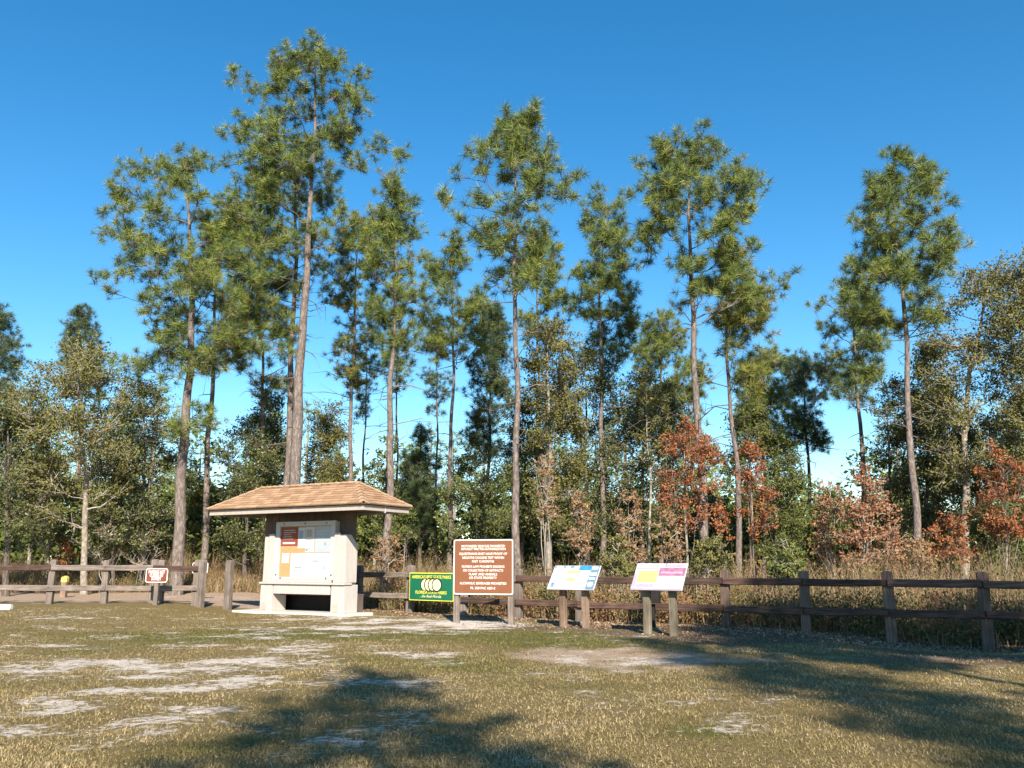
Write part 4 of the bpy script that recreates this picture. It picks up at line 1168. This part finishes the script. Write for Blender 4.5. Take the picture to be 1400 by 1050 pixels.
def notice(label, u0, u1, z0, z1, mat, marks, dw=0.0):
    root = MB().box((-(u1 - u0) / 2, -.004, -(z1 - z0) / 2), ((u1 - u0) / 2, 0.0, (z1 - z0) / 2)).build('notice', mat, None, kpos((u0 + u1) / 2, .887 - dw, (z0 + z1) / 2), (0, 0, -TH))
    tag(root, label, 'notice', 'sheets pinned in the kiosk case')
    w, h = u1 - u0, z1 - z0
    for (a, b, c, d, mt) in marks:
        MB().box((-w / 2 + a * w, -.006, -h / 2 + c * h), (-w / 2 + b * w, -.0045, -h / 2 + d * h)).build('print', M[mt], root)


lines = lambda n, x0, x1, z0, z1, mt, seed: [(x0, x0 + (x1 - x0) * (0.55 + .45 * np.random.default_rng(seed + k).random()), z0 + (z1 - z0) * k / n, z0 + (z1 - z0) * (k + .38) / n, mt) for k in range(n)]
notice('red-brown sheet at top left of the kiosk case', 2.15, 2.80, 1.86, 2.39, M['redbrown'], [(.12, .85, .10, .2, 'paper')] + lines(5, .15, .9, .35, .92, 'cream_trim', 1))
notice('narrow white sheet with a dark picture beside the red-brown sheet', 2.81, 3.07, 1.79, 2.37, M['paper'], [(.12, .7, .45, .85, 'ink_blue')] + lines(3, .12, .8, .1, .35, 'paper_grey', 3))
notice('tall white sheet in the middle of the kiosk case top row', 3.09, 3.42, 1.68, 2.38, M['paper'], [(.1, .75, .6, .9, 'cream_trim'), (.05, .3, .06, .14, 'ink'), (.35, .55, .1, .18, 'ink_blue'), (.05, .9, .5, .53, 'ink')])
notice('large pale sheet at top right of the kiosk case', 3.45, 4.04, 1.68, 2.39, M['paper_grey'], lines(5, .1, .9, .3, .92, 'white', 9) + [(.6, .68, .28, .36, 'ink')])
notice('small white sheet on the orange cork at left', 2.22, 2.50, 1.38, 1.66, M['paper'], [(.1, .28, .84, .92, 'ink'), (.4, .55, .84, .92, 'ink'), (.55, .85, .08, .14, 'ink_blue')] + lines(3, .1, .9, .25, .7, 'paper_grey', 12))
notice('wide white trail map filling the lower part of the kiosk case', 2.56, 4.04, 1.01, 1.66, M['paper'], [(.06, .2, .95, .975, 'ink'), (.55, .72, .64, .68, 'ink'), (.2, .5, .66, .675, 'paper_grey'), (.82, .87, .32, .46, 'ink_blue'), (.74, .8, .62, .66, 'paper_grey'), (.88, .91, .2, .3, 'paper_grey'),
                                                                                                       (.08, .3, .2, .5, 'p_white'), (.35, .5, .15, .4, 'p_white')] + lines(6, .06, .3, .1, .9, 'p_white', 15))

# roof: shingle courses as real geometry on a closed deck
RL, RS, EZ, RZ, RA = 5.87, 2.11, 2.957 - KZ, 3.612 - KZ, 1.08
roof_pts = {'fl': (0, 0, EZ), 'fr': (RL, 0, EZ), 'br': (RL, RS, EZ), 'bl': (0, RS, EZ), 'r0': (RA, RS / 2, RZ), 'r1': (RL - RA, RS / 2, RZ)}
rp = {k: np.array([v[0] - KU, v[1] - KW, v[2]]) for k, v in roof_pts.items()}
m = MB()
names = ['fl', 'fr', 'br', 'bl', 'r0', 'r1']
m.v = [tuple(rp[k] - np.array([0, 0, .035])) for k in names]
m.f = [(0, 1, 5, 4), (1, 2, 5), (2, 3, 4, 5), (3, 0, 4), (3, 2, 1, 0)]
roof = m.build('roof', M['taupe'], kiosk)
sv, sq, sval = [], [], []
g = np.random.default_rng(8)
for A, B, C, D in (('fl', 'fr', 'r1', 'r0'), ('fr', 'br', 'r1', 'r1'), ('br', 'bl', 'r0', 'r1'), ('bl', 'fl', 'r0', 'r0')):
    a, b_, c, d = rp[A], rp[B], rp[C], rp[D]
    ex = norm(b_ - a)
    up = norm((d - a) - ex * ((d - a) @ ex))
    nr = np.cross(ex, up)
    W = np.linalg.norm(b_ - a); ld = (d - a) @ ex; lc = (c - a) @ ex; Hs = (d - a) @ up
    nc = 9
    for k in range(nc):
        t0, t1 = k / nc, min(1, (k + 1.08) / nc)
        s = -(k % 2) * .16 - .1
        while s < W:
            e = s + g.uniform(.26, .36)
            lo0, hi0 = t0 * ld, W + t0 * (lc - W)
            lo1, hi1 = t1 * ld, W + t1 * (lc - W)
            x0, x1 = max(s, lo0), min(e - .008, hi0)
            y0, y1 = min(max(s, lo1), hi1), max(min(e - .008, hi1), lo1)
            if x1 - x0 > .01:
                lift = .020 + g.uniform(0, .007)
                hang = -.035 if k == 0 else 0
                q = [a + ex * x0 + up * (Hs * t0 + hang) + nr * lift, a + ex * x1 + up * (Hs * t0 + hang) + nr * lift, a + ex * max(y0, y1) + up * Hs * t1 + nr * .004, a + ex * y0 + up * Hs * t1 + nr * .004,
                     a + ex * x0 + up * (Hs * t0 + hang) + nr * -.012, a + ex * x1 + up * (Hs * t0 + hang) + nr * -.012]
                n0 = len(sv); sv += q
                sq += [(n0, n0 + 1, n0 + 2, n0 + 3), (n0 + 4, n0 + 5, n0 + 1, n0)]
                sval += [g.random()] * 6
            s = e
sh = obj('shingles', mesh_from('shingles', sv, quads=sq, mat=M['shingle'], v=sval), roof)
sh['kind'] = 'stuff'
cv, cq, cval = [], [], []
for A, B in (('fl', 'r0'), ('fr', 'r1'), ('br', 'r1'), ('bl', 'r0'), ('r0', 'r1')):
    a, b_ = rp[A], rp[B]
    d = norm(b_ - a); L = np.linalg.norm(b_ - a)
    side = norm(np.cross(d, [0, 0, 1]))
    dn = np.array([0, 0, -.055])
    k, s = 0, 0.0
    while s < L - .02:
        e = min(L, s + .24)
        for t, lf in ((s, .045), (e, .03)):
            p = a + d * t + np.array([0, 0, lf])
            cv += [p - side * .1 + dn, p, p + side * .1 + dn]
        n0 = len(cv) - 6
        cq += [(n0, n0 + 1, n0 + 4, n0 + 3), (n0 + 1, n0 + 2, n0 + 5, n0 + 4)]
        cval += [.35 + .5 * g.random()] * 6
        s = e
cp = obj('ridge_caps', mesh_from('ridge_caps', cv, quads=cq, mat=M['shingle'], v=cval), roof)
cp['kind'] = 'stuff'
fz0, fz1 = EZ - .185, EZ - .045
for bx in ((.06, RL - .06, .06, .10), (RL - .10, RL - .06, .103, RS - .103), (.06, RL - .06, RS - .10, RS - .06), (.06, .10, .103, RS - .103)):
    kb('fascia', M['cream_trim'], [(bx[0], bx[1], bx[2], bx[3], fz0, fz1)], roof, .005)
kb('soffit', M['taupe'], [(.103, RL - .103, .103, RS - .103, EZ - .12, EZ - .06)], roof, 0)
kb('conduit', M['metal'], [(RL - .115, RL - .10 + .055, .98, 1.0, EZ - .22, EZ - .05)], roof, 0)
kb('outlet_box', M['wood_warm_post'], [(1.52, 1.598, .9, 1.05, 1.15, 1.45)], None, .006)

# ------------------------------------------------------------------ fences
def plank_mesh(L, h, t, seed, taper=0.0):
    g = np.random.default_rng(seed)
    n = max(4, int(L / .16))
    xs = np.linspace(-L / 2, L / 2, n)
    e = lambda s: (fbm(xs + seed * 3.1, xs * 0 + s, .5, 3, seed % 50) - .5) * s
    sag = -.012 * (1 - (2 * xs / L) ** 2)
    ht = h / 2 + e(.03); hb = h / 2 + e(.025)
    V = []
    c = .012
    for x, a, b, s in zip(xs, ht, hb, sag):
        for y, z in ((-t / 2 + c, -b), (-t / 2, -b + c), (-t / 2, a - c), (-t / 2 + c, a), (t / 2 - c, a), (t / 2, a - c), (t / 2, -b + c), (t / 2 - c, -b)):
            V.append((x, y + .0 * s, z + s))
    Q = []
    for i in range(n - 1):
        for k in range(8):
            Q.append((i * 8 + k, i * 8 + (k + 1) % 8, (i + 1) * 8 + (k + 1) % 8, (i + 1) * 8 + k))
    me = bpy.data.meshes.new('rail')
    me.from_pydata(V, [], [tuple(reversed(q)) for q in Q] + [tuple(range(8)), tuple(reversed(range((n - 1) * 8, n * 8)))])
    me.update()
    return me


def post_mesh(w, t, h, bury=.25, seed=0, round_top=.06):
    g = np.random.default_rng(seed)
    m = MB()
    pts = [(-w / 2, -bury), (w / 2, -bury)]
    for k in range(6):
        a = math.radians(90 * k / 5)
        pts.append((w / 2 - round_top * (1 - math.cos(a)) * w / .18, h - round_top + round_top * math.sin(a)))
    for k in range(6):
        a = math.radians(90 * k / 5)
        pts.append((-w / 2 + round_top * (1 - math.sin(a)) * w / .18, h - round_top + round_top * math.cos(a)))
    m.poly_y(pts, -t / 2, t / 2)
    return m


def rail(parent, A, B, h, t, mat, seed, root_loc):
    A, B = np.array(A, float), np.array(B, float)
    d = B - A
    L = float(np.linalg.norm(d))
    me = plank_mesh(L, h, t, seed)
    me.materials.append(mat)
    c = (A + B) / 2 - np.array(root_loc)
    o = obj('rail', me, parent, tuple(c), (0, -math.asin(d[2] / L), math.atan2(d[1], d[0])))
    return o


# right fence
pr = [np.array(p) for p in FENCE_R]
fr_loc = tuple(pr[4])
fence_r = empty('rail_fence', fr_loc)
tag(fence_r, 'dark brown two-rail wooden fence running from kiosk to right edge', 'fence')
for i, p in enumerate(pr):
    zt = 1.27 + (.07 if p[0] < -2 else .0) + random.uniform(-.02, .02)
    zg = float(gz(p[0], p[1]))
    nx = pr[min(i + 1, len(pr) - 1)] - pr[max(i - 1, 0)]
    w = random.uniform(.19, .215)
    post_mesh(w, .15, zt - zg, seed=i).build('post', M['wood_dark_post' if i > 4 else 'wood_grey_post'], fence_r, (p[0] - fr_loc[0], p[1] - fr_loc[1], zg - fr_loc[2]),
                                             (random.uniform(-.015, .015), random.uniform(-.02, .02), math.atan2(nx[1], nx[0])), bevel=.012)
rs = 0
for i in range(0, len(pr) - 1):
    a, b_ = pr[i], pr[i + 1]
    d = norm((b_ - a) * np.array([1, 1, 0]))
    nrm_ = np.array([d[1], -d[0], 0])
    for z in (1.02, .43):
        rs += 1
        lz = z + (.06 if a[0] < -2 else 0.0); rz = z + (.06 if b_[0] < -2 else 0.0)
        o_ = nrm_ * .115
        A = a * np.array([1, 1, 0]) + o_ + d * .012 + np.array([0, 0, lz + random.uniform(-.012, .012)])
        B = b_ * np.array([1, 1, 0]) + o_ - d * .012 + np.array([0, 0, rz + random.uniform(-.012, .012)])
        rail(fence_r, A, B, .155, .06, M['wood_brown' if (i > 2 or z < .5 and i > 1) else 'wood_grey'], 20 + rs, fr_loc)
        for p_ in (A + d * .05, B - d * .05):
            q = p_ - nrm_ * -.034 - np.array(fr_loc)
            MB().box((-.012, -.006, -.012), (.012, .006, .012)).build('bolt', M['bolt'], fence_r, tuple(q), (0, 0, math.atan2(d[1], d[0])))

# left fence
LZ = .19
lp = [atg(x, 26.3) for x in (-95, -12, 67, 142, 208, 218, 266)]
fl_loc = tuple(lp[3])
fence_l = empty('rail_fence', fl_loc)
tag(fence_l, 'grey weathered two-rail wooden fence at the left of the kiosk', 'fence')
for i, p in enumerate(lp):
    post_mesh(.185 if i not in (4, 5) else .20, .15, 1.51 - p[2] + random.uniform(-.015, .015), seed=40 + i).build('post', M['wood_grey_post'], fence_l, tuple(p - np.array(fl_loc)), (0, random.uniform(-.02, .02), 0), bevel=.012)
ep = atg(273, 25.9)
post_mesh(.19, .17, 1.50 - ep[2], seed=60).build('end_post', M['wood_grey_post'], fence_l, tuple(ep - np.array(fl_loc)), (0, .01, -.5), bevel=.012)
yb = lp[0][1] - .112
X_ = [p[0] for p in lp]
for (xa, xb, z, mat, s) in ((X_[0], X_[2] - .01, 1.285, 'wood_brown', 71), (X_[2] + .01, X_[4], 1.28, 'wood_grey', 72), (X_[4] + .02, X_[6] + .1, 1.27, 'wood_brown', 73),
                            (X_[0], X_[1], .70, 'wood_grey', 74), (X_[1] + .02, X_[3] + .05, .70, 'wood_grey', 75), (X_[3] + .07, X_[6] + .1, .68, 'wood_grey', 76)):
    rail(fence_l, (xa, yb, z), (xb, yb, z + random.uniform(-.02, .02)), .16, .06, M[mat], s, fl_loc)
for i, p in enumerate(lp):
    for z in (1.28, .70):
        MB().box((-.014, -.006, -.014), (.014, .006, .014)).build('bolt', M['bolt'], fence_l, (p[0] - fl_loc[0], yb - .034 - fl_loc[1], z - fl_loc[2]))

tp = atg(311, 26.0)
t_ = post_mesh(.20, .17, 1.50 - tp[2], seed=61).build('bollard_post', M['wood_grey_post'], None, tuple(tp), (0, -.012, -.4), bevel=.012)
tag(t_, 'lone grey wooden post between the left fence and the kiosk', 'post')

# ------------------------------------------------------------------ signs
_txt = {}


def text_mesh(body, size, mat, bold=.02, squeeze=1.0, shear=0.0, depth=.002):
    cu = bpy.data.curves.new('lettering', 'FONT')
    cu.body = body; cu.size = size; cu.align_x = 'CENTER'; cu.align_y = 'CENTER'
    cu.offset = bold * size; cu.extrude = depth; cu.resolution_u = 2; cu.shear = shear
    o = bpy.data.objects.new('lettering', cu)
    CO.link(o)
    dg = bpy.context.evaluated_depsgraph_get(); dg.update()
    me = bpy.data.meshes.new_from_object(o.evaluated_get(dg))
    bpy.data.objects.remove(o)
    for v_ in me.vertices:
        v_.co.x *= squeeze
    me.materials.clear()
    me.materials.append(mat)
    return me


def letter(parent, body, x, z, w, size, mat, y, **kw):
    me = text_mesh(body, size, mat, **kw)
    xs = [v_.co.x for v_ in me.vertices]
    k = w / (max(xs) - min(xs)); c = (max(xs) + min(xs)) / 2
    for v_ in me.vertices:
        v_.co.x = (v_.co.x - c) * k
    return obj('lettering', me, parent, (x, y, z), (math.pi / 2, 0, 0))


def plate(parent, name, w, h, r, mat, y0, y1, z=0.0, x=0.0, bevel=0):
    return MB().poly_y([(a + x, b + z) for a, b in rounded(w, h, r)], y0, y1).build(name, mat, parent, bevel=bevel)


def post_box(parent, x, y, w, t, z0, z1, mat, lean=0.0):
    return MB().box((x - w / 2, y - t / 2, z0), (x + w / 2, y + t / 2, z1)).build('post', mat, parent, (0, 0, 0), (0, lean, 0), bevel=.01)


# large brown sign
a, b_ = at(620, 812, 21.4), at(702, 814, 20.9)
ctr = (a + b_) / 2
gzc = float(gz(ctr[0], ctr[1]))
rz = math.atan2(b_[1] - a[1], b_[0] - a[0])
bw = float(np.hypot(b_[0] - a[0], b_[1] - a[1])); zb = at(661, 813, 21.15)[2] - gzc; zt = at(661, 737.5, 21.15)[2] - gzc
brown = empty('regulation_sign', (ctr[0], ctr[1], gzc), rz)
tag(brown, 'tall square brown regulation sign with white lettering on two posts', 'sign')
zc, bh = (zb + zt) / 2, zt - zb
plate(brown, 'panel', bw, bh, .05, M['sign_brown'], -.02, .02, zc)
m = MB()
o1, i1 = rounded(bw, bh, .05), rounded(bw - .055, bh - .055, .035)
n0 = len(o1)
m.v = [(x, -.0235, z + zc) for x, z in o1] + [(x, -.0235, z + zc) for x, z in i1] + [(x, -.0205, z + zc) for x, z in o1] + [(x, -.0205, z + zc) for x, z in i1]
for i in range(n0):
    j = (i + 1) % n0
    m.f += [(i, j, n0 + j, n0 + i), (n0 + i, n0 + j, 3 * n0 + j, 3 * n0 + i)]
m.build('border', M['sign_white'], brown)
for x in (-bw / 2 + .06, bw / 2 - .085):
    post_box(brown, x, .072, .14, .10, -.3, zt - .05, M['wood_grey_post'])
BT = [('MOTORIZED VEHICLES PROHIBITED', .235, .73), ('WITHOUT WRITTEN AUTHORIZATION', .262, .75), ('EQUESTRIANS MUST HAVE PROOF OF', .305, .80), ('NEGATIVE COGGINS TEST WITHIN', .341, .70), ('PAST 12 MONTHS', .375, .37),
      ('FLORIDA LAW PROHIBITS DIGGING', .422, .71), ('OR COLLECTION OF ARTIFACTS', .457, .67), ('PLANT AND ANIMALS', .492, .47), ('OR STATE PROPERTY', .524, .46), ('ALCOHOLIC BEVERAGES PROHIBITED', .574, .78), ('FS. 258 FAC 62D-2', .617, .41)]
for s, f, w in BT:
    fr = (f - .172) / (.675 - .172)
    letter(brown, s, 0, zt - fr * bh, w * bw, .08, M['sign_white'], -.0225, bold=.008)

# green sign fixed to the fence
ga, gb = at(560.5, 783, 24.95), at(621, 783, 23.95)
gc = (ga + gb) / 2
gw = float(np.hypot(gb[0] - ga[0], gb[1] - ga[1])); gh = .80
green = empty('park_sign', (gc[0], gc[1], at(590, 821.5, 24.45)[2]), math.atan2(gb[1] - ga[1], gb[0] - ga[0]))
tag(green, 'green park sign with yellow border and four overlapping discs on the fence', 'sign')
gh = at(590, 783, 24.45)[2] - at(590, 821.5, 24.45)[2]
plate(green, 'panel', gw, gh, .02, M['sign_yellow'], -.012, .012, gh / 2)
plate(green, 'field', gw - .05, gh - .05, .012, M['sign_green'], -.0165, -.0125, gh / 2)
letter(green, "AMERICA'S BEST STATE PARKS", 0, gh * .84, gw * .88, .125, M['sign_yellow'], -.018, bold=.015)
letter(green, 'FLORIDA STATE PARKS', 0, gh * .29, gw * .70, .12, M['sign_yellow'], -.018, bold=.015)
letter(green, '...the Real Florida', -.02, gh * .155, gw * .48, .10, M['sign_cream'], -.018, bold=.0, shear=.35)
for k in range(4):
    xk = (-.165 + .11 * k) * gw / 1.25
    for nm, r, y, mt in (('disc_outline', .142, 0, 'sign_dark'), ('disc', .114, .0011, 'sign_cream')):
        rr = r * gw / 1.25
        pts = [(xk + rr * math.cos(t * math.pi / 14), gh * .565 + rr * math.sin(t * math.pi / 14)) for t in range(28)]
        MB().poly_y(pts, -.0175 - .003 * k - y, -.0167 - .003 * k - y).build(nm, M[mt], green)
MB().box((-gw * .3, .012, gh * .1), (-gw * .3 + .06, .05, gh * .9)).build('bracket', M['bolt'], green)

# small parking lot sign
sp = atg(211, 25.4)
small = empty('parking_sign', tuple(sp))
tag(small, 'small brown parking lot sign with white border on grey post', 'sign')
sz0, sz1 = at(212, 796.5, 25.4)[2] - sp[2], at(212, 777, 25.4)[2] - sp[2]
sw = float(at(227, 787, 25.4)[0] - at(197, 787, 25.4)[0])
plate(small, 'panel', sw, sz1 - sz0, .07, M['sign_white'], -.010, .010, (sz0 + sz1) / 2)
plate(small, 'field', sw - .045, sz1 - sz0 - .045, .05, M['sign_brown_small'], -.0135, -.0105, (sz0 + sz1) / 2)
for s, f, w in (('PARKING LOT', .74, .74), ('CLOSED AT', .50, .62), ('SUNSET', .26, .44)):
    letter(small, s, 0, sz0 + (sz1 - sz0) * f, w * sw, .125, M['sign_white'], -.015, bold=.02)
post_box(small, 0.0, .066, .12, .11, -.25, sz1 - .05, M['wood_grey_post'])

# second small sign, turned away, at the end post of the left fence
ap = atg(266, 29.5)
s2 = empty('trail_sign', tuple(ap), -.15)
tag(s2, 'small brown sign with white border half hidden behind the fence end post', 'sign')
z0, z1 = at(266, 784, 29.5)[2] - ap[2], at(266, 769, 29.5)[2] - ap[2]
plate(s2, 'panel', .56, z1 - z0, .06, M['sign_white'], -.010, .010, (z0 + z1) / 2, .12)
plate(s2, 'field', .52, z1 - z0 - .04, .045, M['sign_brown_small'], -.0135, -.0105, (z0 + z1) / 2, .12)
post_box(s2, .06, .066, .12, .11, -.25, z1 - .04, M['sign_white'])

# interpretive panels
def interp(label, base_px, Y, left_px, width, post_mat, blocks, zlow, seed):
    ang = -math.radians(33)
    p0 = at(left_px[0], left_px[1], Y - .35)           # lower left corner of the panel
    f = np.array([math.cos(ang), math.sin(ang)]); s = np.array([-math.sin(ang), math.cos(ang)])
    cx = p0[:2] + f * width / 2 + s * .20
    gz0 = float(gz(cx[0], cx[1]))
    root = empty('interpretive_panel', (cx[0], cx[1], gz0), ang)
    tag(root, label, 'info panel', 'angled interpretive panels')
    run, rise = .40, .53
    tilt = math.atan2(rise, run)
    zl = p0[2] - gz0
    L = math.hypot(run, rise)
    pan = MB().box((-width / 2, 0, -.03), (width / 2, L, 0.0)).build('panel', M['metal'], root, (0, -run / 2, zl), (tilt, 0, 0), bevel=.005)
    MB().box((-width / 2 + .012, .012, .0005), (width / 2 - .012, L - .012, .004)).build('print_sheet', M['p_white'], pan)
    for k, (x0, x1, y0, y1, mt) in enumerate(blocks):
        MB().box((-width / 2 + .012 + x0 * (width - .024), .012 + y0 * (L - .024), .0045), (-width / 2 + .012 + x1 * (width - .024), .012 + y1 * (L - .024), .0065 + .0004 * k)).build('print', M[mt], pan)
    for x in (-.30, .27):
        wd = .15
        h = zl + rise / 2 - .06
        post_box(root, x, .03, wd, .11, -.3, h, M[post_mat])
        MB().box((x - wd / 2 + .004, -.10, h - .22), (x + wd / 2 - .004, -.027, h - .17)).build('bracket', M['bolt'], root)
    return root


interp('angled white panel with blue right edge on two brown posts', 783, 20.4, (747.4, 805.5), 1.2, 'wood_warm_post',
       [(.0, .72, .90, 1.0, 'p_teal'), (.04, .2, .915, .985, 'p_white'), (.26, .36, .915, .985, 'p_white'), (.44, .58, .915, .985, 'p_white'), (.56, .82, .80, 1.0, 'p_blue'), (.82, 1.0, .0, 1.0, 'p_teal'), (.84, .97, .84, .96, 'p_white'), (.84, .98, .58, .70, 'p_white'), (.84, .97, .40, .50, 'p_white'), (.85, .96, .12, .30, 'p_white'),
        (.32, .62, .68, .78, 'p_yellow'), (.36, .54, .33, .47, 'p_yellow'), (.3, .78, .5, .52, 'paper_grey'), (.05, .12, .08, .26, 'p_teal'), (.09, .14, .3, .4, 'ink_blue'), (.2, .26, .42, .48, 'ink_blue')], .87, 1)
interp('angled white panel with pink and yellow print on two greenish posts', 897, 18.5, (861.5, 806), 1.13, 'wood_olive_post',
       [(.48, 1.0, .52, .84, 'p_pink'), (.52, .95, .62, .68, 'p_lilac'), (.02, .44, .79, .82, 'ink'), (.02, .46, .86, .97, 'p_lilac'), (.05, .40, .87, .96, 'p_white'), (.6, .97, .86, .97, 'p_lilac'), (.07, .47, .26, .72, 'p_yellow'), (.0, .06, .1, .6, 'p_lilac'), (.09, .42, .08, .22, 'p_lilac'), (.5, .66, .08, .2, 'paper_grey'),
        (.52, .64, .1, .18, 'p_white'), (.0, 1.0, .0, .035, 'p_lilac'), (.7, .74, .3, .34, 'ink_blue'), (.8, .84, .26, .3, 'paper_grey'), (.58, .6, .86, 1.0, 'ink')], .87, 2)

# dark leaflet box behind the pink panel
bp_ = atg(891, 19.9)
lb = empty('leaflet_box', tuple(bp_), -.35)
tag(lb, 'dark brown leaflet box on a post behind the pink panel', 'box')
zt = at(891, 806, 19.9)[2] - bp_[2]; zb = at(891, 824, 19.9)[2] - bp_[2]
MB().box((-.21, -.12, zb), (.21, .10, zt)).build('box', M['black'], lb, bevel=.01)
MB().box((-.225, -.135, zb - .025), (.225, .11, zb - .002)).build('shelf', M['wood_brown'], lb, bevel=.005)
MB().box((-.225, -.15, zt + .002), (.225, .11, zt + .03)).build('lid', M['wood_brown'], lb, bevel=.005)
MB().box((-.08, -.05, -.3), (.08, .09, zb - .026)).build('post', M['black'], lb, bevel=.01)

# yellow-topped marker post behind the left fence
yp = atg(86.5, 31)
zt = at(86.5, 788, 31)[2] - yp[2]
mk = empty('marker_post', tuple(yp))
tag(mk, 'short yellow-topped marker post seen between the left fence rails', 'post')
post_mesh(.19, .17, zt - .16, seed=5, round_top=.01).build('shaft', M['wood_warm_post'], mk, bevel=.01)
post_mesh(.20, .18, .22, bury=-.005, seed=6, round_top=.10).build('cap', M['yellow_cap'], mk, (0, 0, zt - .20), bevel=.012)

# white painted wheel stop at the left edge
wp = atg(-32, 23.3)
m = MB().poly_y([(-.085, 0), (.085, 0), (.055, .13), (-.055, .13)], -.95, .95)
ws = m.build('wheel_stop', M['white_kerb'], None, (wp[0], wp[1], wp[2] - .01), (0, 0, math.pi / 2 - .05), bevel=.012)
tag(ws, 'white painted parking wheel stop lying on the lawn at the left edge', 'wheel stop')
